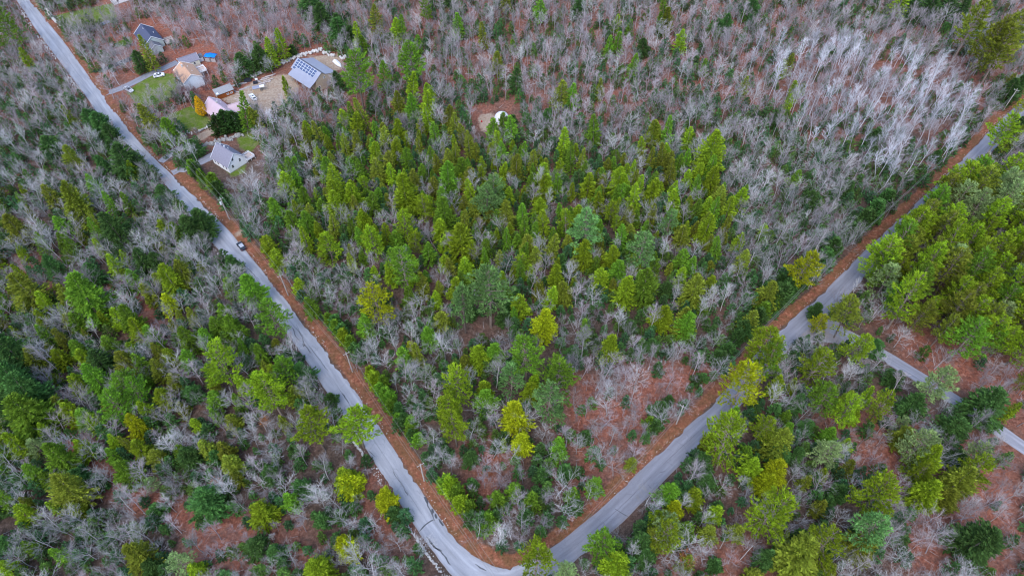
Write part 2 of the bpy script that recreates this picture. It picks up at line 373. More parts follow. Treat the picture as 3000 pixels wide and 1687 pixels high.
# sealed cracks and tar patches on the road
M['tar'] = plain('tar', (.075, .078, .09), .6, .3); M['crackm'] = plain('crack_dark', (.11, .112, .125), .9, .3)
def ribbon(name, pl, w, z, mat, parent):
    c = resample(gl(pl), .6); rr = random.Random(int(pl[0][0]*7))
    T = np.gradient(c, axis=0); T /= np.linalg.norm(T, axis=1)[:, None]; Nn = np.c_[T[:, 1], -T[:, 0]]
    V = []; jx = 0
    for i, p in enumerate(c):
        jx = jx*.7 + rr.uniform(-.12, .12); ww = w * rr.uniform(.5, 1.4) * (.35 if i in (0, len(c)-1) else 1)
        V += [(*(p + Nn[i]*(jx-ww/2)), z), (*(p + Nn[i]*(jx+ww/2)), z)]
    mb = mesh(name, V, [(2*i, 2*i+1, 2*i+3, 2*i+2) for i in range(len(c)-1)], mat)
    return obj(name, mb, parent=parent)
ZR = .104
for pl, w in (([(700,757),(712,775),(735,795),(760,822)], .13), ([(835,905),(845,925),(858,932)], .13), ([(868,950),(880,975),(893,990)], .14), ([(855,960),(870,990),(881,1000)], .2),
              ([(868,960),(885,985),(895,1010),(912,1035)], .2), ([(905,1015),(930,1045),(945,1065),(960,1085)], .14), ([(1000,1150),(1015,1172),(1022,1182)], .3), ([(1080,1320),(1098,1340)], .14),
              ([(1150,1380),(1168,1405),(1185,1432),(1196,1452)], .16), ([(1207,1490),(1215,1506)], .16), ([(1245,1460),(1252,1480),(1265,1500),(1270,1520),(1272,1525)], .28),
              ([(1228,1556),(1245,1540),(1262,1528),(1272,1522)], .3), ([(1250,1570),(1262,1590),(1275,1606),(1292,1615),(1305,1632),(1320,1655)], .3), ([(1393,1650),(1410,1665),(1425,1672)], .35), ([(1262,1585),(1272,1602),(1296,1612)], .4)):
    ribbon('crack', pl, w, ZR, M['crackm'], road)
for k_, pl in enumerate(([(1241,1455),(1248,1455),(1255,1470),(1254,1477),(1247,1470)], [(1264,1490),(1269,1490),(1272,1500),(1268,1505),(1264,1498)], [(1274,1504),(1278,1505),(1282,1517),(1277,1519),(1273,1511)],
            [(1284,1518),(1288,1520),(1301,1538),(1297,1541),(1288,1530)], [(886,1008),(894,1008),(896,1014),(889,1016)])):
    t_ = MB(); t_.poly([(*G(*p), ZR+.004) for p in pl]); o = t_.build('tar_patch', M['tar'], road)
for i, pl in enumerate(([(1800,1490),(1815,1500),(1840,1512)], [(1930,1385),(1950,1380)])):
    ribbon('crack', pl, .2, .096, M['crackm'], road2)
# leaf drift across the left road
dr = MB(); rr = random.Random(3)
for _ in range(500):
    u, v = rr.gauss(478, 16), rr.gauss(533, 9); x, y = G(u, v); s = rr.uniform(.08, .2); a = rr.uniform(0, 6.28)
    dr.tri((x, y, .10), (x+s*math.cos(a), y+s*math.sin(a), .125), (x+s*math.cos(a+1.3), y+s*math.sin(a+1.3), .11))
M['dryleaf'] = plain('dry_leaf', (.40, .2, .14), .9, .4)
tag(dr.build('leaf_drift', M['dryleaf']), 'rusty leaves drifted across the left road near the driveway', 'leaves', kind='stuff')
# pale stones along the road edges
def stone_mesh(seed, flat=.6):
    r = random.Random(seed); V = []; n = 6
    for i, (zz_, rr_) in enumerate(((-.3, .8), (.15, 1.0), (.5*flat+.2, .62))):
        for q in range(n):
            a = 2*math.pi*(q + .3*i)/n; s = rr_*r.uniform(.38, .58); V.append((s*math.cos(a)*1.2, s*math.sin(a), zz_*r.uniform(.8, 1.2)))
    Fc = [(i*n+q, i*n+(q+1) % n, (i+1)*n+(q+1) % n, (i+1)*n+q) for i in range(2) for q in range(n)] + [tuple(range(2*n, 3*n))]
    return V, Fc
M['stone'] = plain('pale_stone', (.52, .50, .485), .9, .3, .8); M['stone_d'] = plain('grey_stone', (.30, .29, .28), .9, .35, .8)
ST = [stone_mesh(i) for i in range(6)]
sb = MB(); rr = random.Random(11)
def scatter_stones(line, off, spread, per_m, smin, smax):
    for i in range(len(line)-1):
        L = np.hypot(*(line[i+1]-line[i])); t = (line[i+1]-line[i])/(L or 1); nn = np.array([t[1], -t[0]])
        lump = max(0, .55 + .8*math.sin(i*.37+off) + .5*math.sin(i*1.1))
        for _ in range(int(L*per_m*lump + rr.random())):
            p = line[i] + t*rr.uniform(0, L) + nn*(off + rr.gauss(0, spread)); s = rr.uniform(smin, smax); V, Fc = ST[rr.randrange(6)]; a = rr.uniform(0, 6.28)
            b0 = len(sb.V); sb.V += [(p[0]+s*(v[0]*math.cos(a)-v[1]*math.sin(a)), p[1]+s*(v[0]*math.sin(a)+v[1]*math.cos(a)), s*v[2]+.12) for v in V]
            sb.F += [tuple(b0+q for q in f) for f in Fc]; sb.T += [1]*len(Fc)
nL = len(LL)
scatter_stones(LL[:int(nL*.42)], .9, .4, 3.0, .2, .6); scatter_stones(LL[int(nL*.42):], .7, .3, 2.2, .12, .32); scatter_stones(LL[int(nL*.86):], 1.4, .15, 9, .15, .4)
scatter_stones(LR[int(len(LR)*.08):], -.6, .28, 1.7, .08, .26); scatter_stones(RI[10:90], -.45, .18, 1.5, .08, .22)
scatter_stones(LR[8:34], -2.0, .3, 3.0, .2, .45)
tag(sb.build('roadside_stones', M['stone']), 'small pale stones strewn along the road edges', 'stones', kind='stuff')

# ------------------------------------------------------------------ tree shapes (built once, shared by every tree of the kind)
def bare_tree(seed, H, spread, form, nl=12, mul=1.0):
    """leafless tree: (trunk mesh data, crown of limbs and twigs)"""
    r = random.Random(seed); T = MB(); C = MB()
    def path(p, d, L, n, up, wig):
        pts = [Vector(p)]; d = Vector(d).normalized(); s = L/n
        for _ in range(n):
            d = (d + Vector((r.gauss(0, wig), r.gauss(0, wig), r.gauss(0, wig*.6) + up))).normalized()
            pts.append(pts[-1] + d*s)
        return pts
    lean = (r.gauss(0, .06), r.gauss(0, .06), 1)
    tl = H * (.70 if form == 'spread' else .84)
    tp = path((0, 0, -.2), lean, tl, 8, .03, .05)
    r0 = .0085*H + .03
    T.tube(tp, [r0*(1 - .75*i/8) for i in range(9)], 6, False)
    def at(t):
        i = min(int(t*8), 7); f = t*8 - i; return tp[i].lerp(tp[i+1], f)
    az = r.uniform(0, 6.28)
    for i in range(nl):
        t = (.36 if form == 'spread' else .45) + (.64 if form == 'spread' else .55) * (i + r.random()*.6)/nl; t = min(t, .99)
        az += 2.4 + r.gauss(0, .4)
        el = R(r.uniform(12, 42)) if form == 'spread' else R(r.uniform(38, 62))
        if t > .85: el += R(16)
        d = (math.cos(az)*math.cos(el), math.sin(az)*math.cos(el), math.sin(el))
        L = spread * r.uniform(.75, 1.2) * (1 - .35*max(0, (t-.5)*2)) * (1.0 if form == 'spread' else .9)
        p1 = path(at(t), d, L, 6, .09 if form == 'spread' else .05, .14)
        rl = r0*.36*(1-.4*t)
        C.tube(p1, [max(.019, rl*(1-.75*j/6)) for j in range(7)], 4, False)
        ns = r.randint(7, 9)
        for q in range(ns):
            tt = .18 + .82*(q + r.random()*.8)/ns; k_ = min(int(tt*6), 5); b0 = p1[k_].lerp(p1[k_+1], min(1, tt*6-k_))
            dd = (p1[k_+1]-p1[k_]).normalized(); side = dd.orthogonal().normalized(); side.rotate(Matrix.Rotation(r.uniform(0, 6.28), 3, dd))
            d2 = dd*.8 + side*r.uniform(.45, .95) + Vector((0, 0, .15))
            L2 = L * r.uniform(.28, .5) * (1.15-.4*tt)
            p2 = path(b0, d2, L2, 4, .06, .17)
            C.tube(p2, [max(.0115, rl*.36*(1-.65*j/4)) for j in range(5)], 3, False)
            for w in range(r.randint(4, 7)):
                t3 = .15 + .85*r.random(); k3 = min(int(t3*4), 3); c0 = p2[k3].lerp(p2[k3+1], t3*4-k3)
                d3 = (p2[k3+1]-p2[k3]).normalized()*.9; s3 = d3.orthogonal().normalized(); s3.rotate(Matrix.Rotation(r.uniform(0, 6.28), 3, d3.normalized()))
                d3 = d3 + s3*r.uniform(.35, .9) + Vector((0, 0, .18))
                p3 = path(c0, d3, r.uniform(.6, 1.35)*mul, 2, .06, .14)
                C.tube(p3, [.0095, .008, .004], 3, False)
    return T, C
def spray(mb, p, d, L, W, r, t, flat=.35):
    """one flat kite of needles lying along d"""
    d = d.normalized(); s = d.cross(Vector((0, 0, 1)))
    s = s.normalized() if s.length > .05 else Vector((1, 0, 0)); s.rotate(Matrix.Rotation(r.gauss(0, flat), 3, d))
    a = p; c = p + d*L; m_ = p + d*L*.42
    mb.quad(tuple(a), tuple(m_ + s*W*.5), tuple(c), tuple(m_ - s*W*.5), t)
def hemlock(seed, H, Rad, nb=150, per=9, low=.06, droop=.12, pw=.62):
    r = random.Random(seed); T = MB(); C = MB()
    T.tube([(0, 0, -.2), (r.gauss(0, .06), r.gauss(0, .06), H*.5), (0, 0, H*.96)], [.012*H+.02, .008*H+.015, .02], 5, False)
    ph = [r.uniform(0, 6.28) for _ in range(4)]
    for i in range(nb):
        t = low + (1-low) * (i + r.random()) / nb; t = t**.92
        az = i*2.39996 + r.gauss(0, .25)
        lump = 1 + .16*math.sin(3*az + ph[0] + 7*t) + .12*math.sin(2*az - 11*t + ph[1]) + .10*math.sin(19*t + ph[2])
        prof = (1 - t)**pw * min(1.0, .55 + t*2.2)
        L = Rad * prof * lump * r.uniform(.82, 1.12) + .18
        z = t*H; el = R(6 + 42*t) - droop
        d = Vector((math.cos(az)*math.cos(el), math.sin(az)*math.cos(el), math.sin(el)))
        n = max(4, int(per * (.35 + .75*L/Rad))); tn = r.uniform(.72, 1.25)
        for q in range(n):
            f = .28 + .72 * (q + r.random()*.7)/n
            p = Vector((0, 0, z)) + d*L*f + Vector((0, 0, -.10*L*f*f))
            sd_ = d.cross(Vector((0, 0, 1))).normalized() * (1 if q % 2 else -1)
            dd = d*1.0 + sd_*r.uniform(.15, .95) + Vector((0, 0, r.uniform(-.25, .3)))
            sl = (.33 + .24*L/2.4*min(1, 2.4/Rad)) * r.uniform(.75, 1.3)
            spray(C, p, dd, sl*1.15, sl*.62, r, tn*r.uniform(.62, 1.38), .5)
    for q in range(6):
        a = r.uniform(0, 6.28); spray(C, Vector((0, 0, H*.94)), Vector((math.cos(a)*.35, math.sin(a)*.35, 1)), .5, .2, r, 1.1)
    return T, C
def pine(seed, H, Rad, base=.34, nw=12):
    r = random.Random(seed); T = MB(); C = MB()
    bend = (r.gauss(0, .25), r.gauss(0, .25))
    T.tube([(0, 0, -.3), (bend[0], bend[1], H*.5), (0, 0, H*.97)], [.013*H+.03, .009*H+.02, .03], 6, False)
    ph = r.uniform(0, 6.28)
    for w in range(nw):
        t = base + (1-base)*(w + .3*r.random())/nw
        u = (t-base)/(1-base); z = t*H
        prof = (min(1, .6 + 1.3*u)) * (1-u)**.66
        nb = r.randint(4, 6); a0 = r.uniform(0, 6.28)
        for k_ in range(nb):
            if r.random() < .08: continue
            az = a0 + 2*math.pi*k_/nb + r.gauss(0, .2)
            L = Rad * prof * r.uniform(.6, 1.22) * (1 + .16*math.sin(az*2+ph)) + .5
            el = R(-2 + 50*u + r.gauss(0, 6))
            d = Vector((math.cos(az)*math.cos(el), math.sin(az)*math.cos(el), math.sin(el)))
            o = Vector((bend[0]*(1-abs(2*t-1)), bend[1]*(1-abs(2*t-1)), z))
            def pt(f): return o + d*L*f + Vector((0, 0, .14*L*f*f - .06*L*f))
            T.tube([pt(0), pt(.5), pt(.95)], [.05+.008*L, .035, .015], 3, False)
            tn = r.uniform(.72, 1.25); side = d.cross(Vector((0, 0, 1))).normalized()
            ns = max(5, int(L*4.2))
            for q in range(ns):
                f = .22 + .78*(q + r.random()*.8)/ns
                sg = (1 if q % 2 else -1); wd = (.16 + .26*L*(1-f)**.8) * r.uniform(.25, 1.05)
                c = pt(f) + side*sg*wd + d*wd*.5 + Vector((0, 0, r.uniform(0, .22)))
                ax = (d*1.0 + side*sg*r.uniform(.1, .75) + Vector((0, 0, .35))).normalized()
                tt = tn*r.uniform(.65, 1.35)
                for b_ in range(7):
                    dd = ax + Vector((r.gauss(0, .42), r.gauss(0, .42), r.gauss(.08, .36)))
                    spray(C, c, dd, r.uniform(.5, .85), .17, r, tt*r.uniform(.85, 1.15), .9)
    return T, C
def shrub(seed, H, Rad, nb=70, per=7):
    r = random.Random(seed); T = MB(); C = MB()
    T.tube([(0, 0, -.1), (0, 0, H*.7)], [.09, .03], 5, False)
    for i in range(nb):
        az = i*2.39996 + r.gauss(0, .3); el = R(r.uniform(5, 80)); L = Rad*(math.cos(el)**.5*.75 + .25)*r.uniform(.7, 1.1)
        d = Vector((math.cos(az)*math.cos(el)*Rad, math.sin(az)*math.cos(el)*Rad, math.sin(el)*H*.55)); o = Vector((0, 0, H*.3)); tn = r.uniform(.7, 1.25)
        for q in range(per):
            f = r.uniform(.5, 1.0); p = o + d*f*r.uniform(.85, 1.1)
            dd = d.normalized() + Vector((r.gauss(0, .5), r.gauss(0, .5), r.gauss(.25, .4)))
            spray(C, p, dd, r.uniform(.3, .55), r.uniform(.16, .3), r, tn*r.uniform(.8, 1.2), .8)
    return T, C
def leafed(seed, H, Rad, n=1500, cone=False):
    """broad leaves that have stayed on, each its own small face"""
    r = random.Random(seed); T, C0 = bare_tree(seed, H, Rad, 'fan', 8); C = MB()
    for _ in range(n):
        if cone:
            t = r.random()**1.4; a = r.uniform(0, 6.28); rad = Rad*(1-t)**.65*min(1, .45+3*t)*r.uniform(.72, 1.05)*(1+.13*math.sin(4*a+9*t))
            p = Vector((rad*math.cos(a), rad*math.sin(a), H*(.10+.9*t)))
        else:
            a = r.uniform(0, 6.28); e = math.asin(r.uniform(-.5, 1)); rad = Rad*r.uniform(.3, 1)
            p = Vector((rad*math.cos(a)*math.cos(e), rad*math.sin(a)*math.cos(e), H*.68 + rad*1.2*math.sin(e)))
        d = Vector((r.gauss(0, 1), r.gauss(0, 1), r.gauss(0, .6)))
        spray(C, p, d, r.uniform(.22, .42) if not cone else r.uniform(.3, .5), .2 if not cone else .3, r, r.uniform(.7, 1.3), 1)
    return T, C, C0
PROTO = {}
def reg(kind, pairs, mt, mc):
    PROTO[kind] = [(t.me(kind+'_trunk', mt), c.me(kind+'_crown', mc, tint=True)) for t, c in pairs]
reg('hemlock', [hemlock(10+i, 11, (2.35, 2.6, 2.15, 2.5, 2.3, 2.7)[i], 165, 11) for i in range(6)], M['bark'], M['leaf'])
reg('pine', [pine(30+i, 18, (4.4, 4.8, 4.2, 4.6, 5.0)[i], (.34, .30, .4, .36, .28)[i]) for i in range(5)], M['bark'], M['leaf'])
reg('young', [hemlock(50+i, 5, (1.5, 1.7, 1.35, 1.8, 1.6)[i], 60, 7, .03) for i in range(5)], M['bark'], M['leaf_fine'])
reg('bushy', [hemlock(60+i, 6.2, 2.7, 190, 11, .0, .02, .5) for i in range(3)], M['bark'], M['leaf_fine'])
reg('bighem', [hemlock(65+i, 14, (4.2, 4.5, 4.0)[i], 330, 15, .05, .12, .62) for i in range(3)], M['bark'], M['leaf'])
reg('shrub', [shrub(70+i, 2.2, 1.5, 75, 8) for i in range(3)], M['bark'], M['leaf_fine'])
reg('bare', [bare_tree(90+i, (11, 12, 10.5, 11.5, 12, 10, 11)[i], (4.4, 4.0, 4.9, 4.2, 3.8, 4.7, 4.1)[i], 'spread' if i not in (1, 4) else 'fan', 12) for i in range(7)], M['grey'], M['grey'])
reg('mauve', [bare_tree(110+i, (12, 13, 11.5, 12)[i], (4.0, 3.5, 4.3, 3.6)[i], 'fan' if i % 2 else 'spread', 11) for i in range(4)], M['mauve'], M['mauve'])
reg('birch', [bare_tree(130+i, (15, 14, 16)[i], (3.9, 3.6, 4.2)[i], 'fan', 13, 1.1) for i in range(3)], M['birch'], M['birch'])
reg('maroon', [bare_tree(150+i, 3.0, 1.9, 'spread', 14, .7) for i in range(2)], M['maroon'], M['maroon'])

PROTO['rowbush'] = PROTO['bushy']
# ------------------------------------------------------------------ evergreens read off the photograph: (x, y, crown width) in tiles of the photo
S = .4279
TILE = {1: (0, 0), 2: (950, 0), 3: (1900, 0), 4: (0, 530), 5: (950, 530), 6: (1900, 530), 7: (0, 1067), 8: (950, 1067), 9: (1900, 1067)}
# colour letters: y bright yellow-green, g green, o olive, d dark green, b blue-green, p pale green, Y strong yellow
COLOR = {'y': (.205, .305, .014), 'Y': (.33, .38, .010), 'g': (.130, .255, .020), 'o': (.185, .225, .022), 'd': (.062, .142, .032), 'b': (.135, .265, .075), 'p': (.24, .33, .12)}
CNAME = {'y': 'yellow-green', 'Y': 'bright yellow', 'g': 'mid-green', 'o': 'olive-green', 'd': 'dark green', 'b': 'blue-green', 'p': 'pale green'}
CON = {
 4: {'H': 'o520,190,170 o130,330,160 d800,330,170 d1130,290,60 d1240,390,80 d380,600,120 g570,790,250 o200,770,180 d980,560,110 d1080,560,120 y1180,690,170 Y1160,840,105 o1040,780,100 y820,960,100 g900,960,150 y960,1040,130 g1040,1080,120 o1250,650,140 g1590,730,110 g1720,740,160 g1490,1010,110 g1600,1010,130 g1290,1080,130 g1560,920,110 d100,1150,230 o250,1230,140 g530,1150,110 y430,1210,100 o490,960,100 g530,980,120 g1100,1190,90 y1180,1210,100 g1290,1230,100 d690,1250,150 o860,1250,150 g670,1370,170 y1660,1170,60 g1200,1380,90 d60,1350,200 d150,1420,220 g2080,120,110 y2300,130,150 g1890,200,120 y2430,120,130 y1970,40,100 g2100,310,130 g2020,300,110 y2490,270,110 y1840,440,100 y1900,540,100 g2040,720,80 y2150,880,80 g2510,1010,110 g1420,1090,100 o340,1090,90 g760,1130,110',
     'P': 'g480,520,100 g1850,920,190 y1500,1230,250 g850,1370,170 g1960,1280,190 y1820,1390,220 y2250,450,150 y2530,400,120',
     'D': '1320,330,200 1390,290,180 230,960,110 860,880,110 2080,1320,170 1950,1230,120 1000,500,120 640,650,150 560,220,120 60,420,130 1600,590,140'},
 5: {'H': 'y80,180,150 y190,130,120 g330,170,100 y560,120,180 g370,110,70 y270,270,110 y810,120,90 g830,240,150 g1030,210,90 y1190,150,90 o1250,220,120 y1140,250,80 y1200,270,70 y1480,190,110 y1520,60,110 y1800,60,90 y1870,120,80 y2000,140,90 y2060,120,80 y2110,170,90 y2240,80,100 y2030,50,120 g2400,170,90 y1740,240,100 o2240,260,70 o2450,390,100 y800,340,110 y930,420,190 g500,410,100 d710,510,85 y470,640,100 y1010,500,100 y980,620,110 Y1080,610,60 g830,560,80 y1370,360,80 y1430,380,70 y1500,340,90 o1400,450,110 y1450,560,80 y1540,490,90 y1780,510,140 y1880,530,75 y1970,540,130 y2030,420,80 y1890,670,115 g2000,640,130 y2140,590,80 y2100,570,75 y2060,760,150 g2190,740,180 o2520,760,160 y1590,690,130 o1650,770,130 y1540,820,90 y1350,850,120 g890,760,90 g580,830,110 o810,960,110 g720,1070,130 g280,1000,90 y300,1070,50 g550,1230,90 o650,1220,90 Y1500,970,180 y2310,940,130 g2470,1000,150 y1790,1060,90 y1950,1150,150 g1160,1170,140 y1060,1190,150 o960,1260,100 y1100,1420,110 y1430,1400,110 y1300,640,70 y1345,650,80 y1420,640,75 g1300,930,60 g680,760,90 y200,360,70 y720,1000,60 g1100,560,70 y1610,330,70 y1680,430,80 y1250,430,70 o1130,430,70 g1200,560,60 y1270,360,70 g880,640,80 g770,820,80 y2330,500,60 g1880,480,60 y2190,330,60 g1700,600,60',
     'P': 'b1110,110,180 y1150,60,110 y690,190,140 y560,290,150 y620,400,120 y340,410,180 y1660,270,120 b1790,330,210 y1960,220,110 y2000,300,80 b2370,270,150 b2180,460,190 g550,560,240 Y340,800,220 y1350,540,120 b1130,750,280 b950,860,210 Y600,1150,90 g1390,1190,260 b1280,1330,190 g1600,1320,230 y910,1360,240',
     'D': '1230,950,100 1840,1100,90 420,870,100 1000,900,110 640,1050,80 2100,1000,120 1700,1180,110 2240,1130,120 1250,860,80 440,500,110 60,480,120 1620,560,90'},
 2: {'H': 'o360,190,90 d920,200,85 o270,310,60 o1180,440,95 d1310,550,110 o2340,160,85 y1610,680,90 y1680,700,80 g1890,630,65 g1150,900,95 y1230,890,80 y1290,910,85 Y1200,1000,70 g590,620,85 y730,650,100 g700,750,90 y720,840,90 o510,730,100 g600,740,110 y510,900,105 y290,820,90 y210,860,80 o860,820,100 o960,950,70 y1000,1030,85 g1040,1060,60 g900,1020,55 y350,1050,100 y230,1010,75 y500,1040,100 g570,1080,110 o860,1110,90 y730,1090,80 o1310,1160,115 y1640,1020,85 o2250,910,115 o2340,950,80 Y2460,940,50 o2520,1000,65 y2180,1030,80 y2160,1110,60 y2230,1120,60 y2350,1060,70 Y2330,1130,80 o2480,1100,60 y1490,1210,120 y1520,1290,100 o1940,1150,70 o1980,1150,55 y2010,1270,130 Y1800,1290,80 y1880,1340,75 y1990,1380,75 y2060,1360,90 y2240,1330,100 g840,1230,140 g950,1150,115 o990,1240,115 y560,1320,150 g80,1270,95 g30,1170,115 y180,1160,80 g260,1180,90 y370,1190,90 y460,1200,80 y200,1330,115 g100,1010,60 y30,1000,70 g640,960,50 y780,1140,60 g440,1130,80 o2100,480,80 d640,320,70 d500,230,80 d1300,330,50 o2000,160,55 d2090,200,60',
     'P': 'g690,60,110 g600,430,190 g220,500,200 b1150,1310,180 y280,1250,80 y690,1400,110 g2000,1060,70',
     'D': '860,50,115 540,270,80 100,220,160 90,570,110 610,870,110 1250,40,90 1940,360,80 2000,340,85 190,270,70 1470,110,90 1100,300,80 2180,330,110 1740,60,110 2430,330,80 420,590,100 330,700,110 1530,820,110 1290,830,70 1850,980,100'},
 6: {'H': 'y390,340,125 y530,250,85 y480,140,80 y620,130,80 y180,170,80 o320,210,80 o250,380,70 o640,560,95 o320,740,135 g400,740,85 o810,780,150 y90,930,130 o240,980,150 d790,350,60 o600,440,70 o690,980,110 g370,870,70 y20,60,70 y80,60,60',
     'P': 'y160,270,120 Y1060,580,215 y800,1130,240 g820,1240,220 Y650,1370,240 y1150,1240,210 Y1170,960,110 o1370,910,190 y1420,1130,180 y2350,1000,190 y2450,1085,140 p1950,1380,220',
     'D': '1150,890,120 1550,1140,130 500,1210,120 660,1040,110 900,680,80 960,780,110 120,740,110 1100,120,120 1360,60,110'},
 3: {'H': 'o120,160,95 o1000,650,70 o1040,620,50 d640,620,55 y430,1060,180 y430,1240,125 y480,1390,90 y620,1380,100 o980,1240,65 y110,1130,90 o270,970,90 y40,910,100 o240,940,50 o380,480,50 o910,490,60 o940,740,60',
     'P': 'o2200,200,190 o2350,270,220 o2490,210,190 o2420,350,200 y2420,910,170 Y2560,710,80 o2480,560,90',
     'D': '700,60,130 530,180,120 1920,60,160 2040,40,170 2450,650,150 2520,610,130 2510,900,140 1800,40,120 2140,80,120 1700,70,100 1540,950,150 950,480,80 860,820,110 2420,1010,100'},
 7: {'H': 'd60,120,200 d180,220,220 g220,330,250 o440,300,105 y500,340,120 g600,370,125 y660,410,110 Y140,430,90 y120,560,150 g420,640,190 y570,580,110 o480,880,210 Y930,430,150 y980,600,130 o1080,640,105 g860,750,160 y1120,230,140 g1470,250,110 Y1640,290,80 o1560,600,115 o1590,690,130 Y1640,790,70 y1790,1010,165 Y2390,810,145 Y2380,1250,150 o960,1300,195 y1350,1400,115 y240,1260,85 g450,1310,95 y60,1400,125 g1990,930,120 y2180,1410,200 o1440,570,110 o1960,420,75 d90,330,170 g250,760,120 y350,800,90 g30,600,120 y50,960,90 o1240,620,80 o560,1010,80',
     'P': 'g790,280,190 g920,180,170 y1850,200,240 y2150,430,240 y2430,400,250 p1220,1330,175 p1020,810,95 p240,560,130',
     'D': '550,790,180 1420,950,250 1050,1400,160 2030,600,95 40,980,110 1300,640,160 1480,640,120 1870,760,150 2070,850,140 1760,1250,170 1900,1290,150 600,1150,120 2210,1060,110 2330,1040,100 690,820,110 1080,1000,120 60,1230,150 250,1150,110 2270,250,100 130,800,130 1330,200,120'},
 8: {'H': 'g1100,230,155 y1410,190,135 Y1310,360,175 Y1350,530,145 g1610,590,125 g1850,830,105 g1690,900,105 g1190,930,115 y1420,960,95 Y420,930,155 y160,810,145 Y160,1240,155 g2360,880,155 Y2400,990,115 y2000,1390,200 g2530,910,95 g1300,870,100 o1220,560,60 g2100,690,60',
     'P': 'y850,310,220 y890,430,200 b1530,240,240 y1450,1340,240 g1900,1200,215 p1650,1410,150 y2330,1130,240',
     'D': '1780,500,105 2280,310,125 2270,420,100 1720,970,110 2180,1230,190 1650,740,110 1450,900,120 1380,1050,120 1500,760,110 1000,640,130 1740,740,90 480,1030,110 2200,1330,160 1010,830,90'},
 9: {'H': 'o880,540,210 Y870,730,165 y700,720,135 Y800,820,155 o1740,490,130 y1890,690,200 o2130,800,215 y1890,890,195 o2040,920,155 o1450,1230,200 o1040,1310,300 y310,920,125 y450,1020,105 Y180,1000,105 o30,1200,140 o2430,330,75',
     'P': 'y560,540,280 y770,430,160 y840,1000,300 g1210,220,210 y1370,290,230 y1600,280,175 p1220,560,185 p1740,410,105 p1870,560,225 y1870,740,160 p2240,620,175 y2230,720,200 y1550,890,270 b1510,1130,270 y1200,1230,265 y60,1050,140 p130,1130,215 o2560,110,120',
     'D': '2220,1230,320 2070,450,250 2290,300,270 1800,300,195 2090,640,155 160,870,145 450,1380,105 360,680,155 1690,110,130 880,620,170 1290,890,120 400,800,140 1080,430,130 80,320,150'},
 1: {'H': 'o205,430,75 o480,1080,115 o900,1190,65 g660,1290,85 o380,1360,95 o530,1410,180 o1690,860,95,1.0 o1760,835,85,1.0 g2100,900,75 y2430,870,95 g1970,620,65 o510,820,65 y1980,940,50 o1940,340,80 g1160,900,120',
     'P': 'g30,190,160', 'D': '50,490,65 690,850,160 620,840,130 760,930,140 350,1010,150 860,1110,230 960,430,120 1050,450,90 1660,450,125 1780,400,145 2000,350,65 2330,210,140 2130,40,170 2200,130,140 2400,250,110 1070,890,100 1330,1015,115 960,1140,130 1120,1330,120 720,1140,130 800,1040,120 2470,320,80 1870,420,90'},
}
placed = []      # (kind, x, y, crown width m, colour, rank)
for tl, kinds in CON.items():
    ox, oy = TILE[tl]
    for kd, txt in kinds.items():
        for w in txt.split():
            c = 'd'
            if w[0].isalpha(): c, w = w[0], w[1:]
            a, b_, wd, *ex = (float(q) for q in w.split(','))
            u, v = ox + a*S, oy + b_*S
            x0, y0 = G(u, v, 5); wm = wd*S / ppm(x0, y0) * (1.18 if kd == 'H' else 1.1)
            asp, kind, zc = {'H': (1.82, 'hemlock', .50), 'P': (1.9, 'pine', .66), 'D': (1.2, 'bushy', .45)}[kd]
            if ex: asp = ex[0]
            if kd == 'H' and wm > 6.3: kind, asp = 'bighem', 1.65
            if kd == 'D' and wm > 5.0: kind, asp = 'bighem', 1.2
            x, y = G(u, v, wm*asp*zc)
            placed.append([kind, x, y, wm, c, asp])
# the wood of tall pines right of the right road
rp = random.Random(5)
PINEWOOD = zp([(2630,755),(2740,655),(2890,590),(3080,520),(3080,1060),(2950,1085),(2780,1060),(2640,995),(2560,930),(2530,890),(2565,825)])
PB = PINEWOOD.min(0), PINEWOOD.max(0)
got = []
for _ in range(4000):
    p = np.array([rp.uniform(PB[0][0], PB[1][0]), rp.uniform(PB[0][1], PB[1][1])])
    if sd(p[None], PINEWOOD)[0] > 0 and all(np.hypot(*(p-q)) > 4.7 for q in got):
        got.append(p); placed.append(['pine', p[0], p[1], rp.uniform(7.2, 11.2), rp.choice('yyogop'), 1.9])
# pines leaning out over the right road from its outer edge
Lp = offset(RO, 1.6); i0, i1 = (int(np.argmin(np.hypot(*(Lp - np.array(G(*q))).T))) for q in ((2545, 850), (2850, 560)))
for p in resample(Lp[i0:i1+1], 4.6):
    placed.append(['pine', p[0]+rp.gauss(0, .5), p[1]+rp.gauss(0, .5), rp.uniform(9.0, 11.5), rp.choice('yyogo'), 1.75])
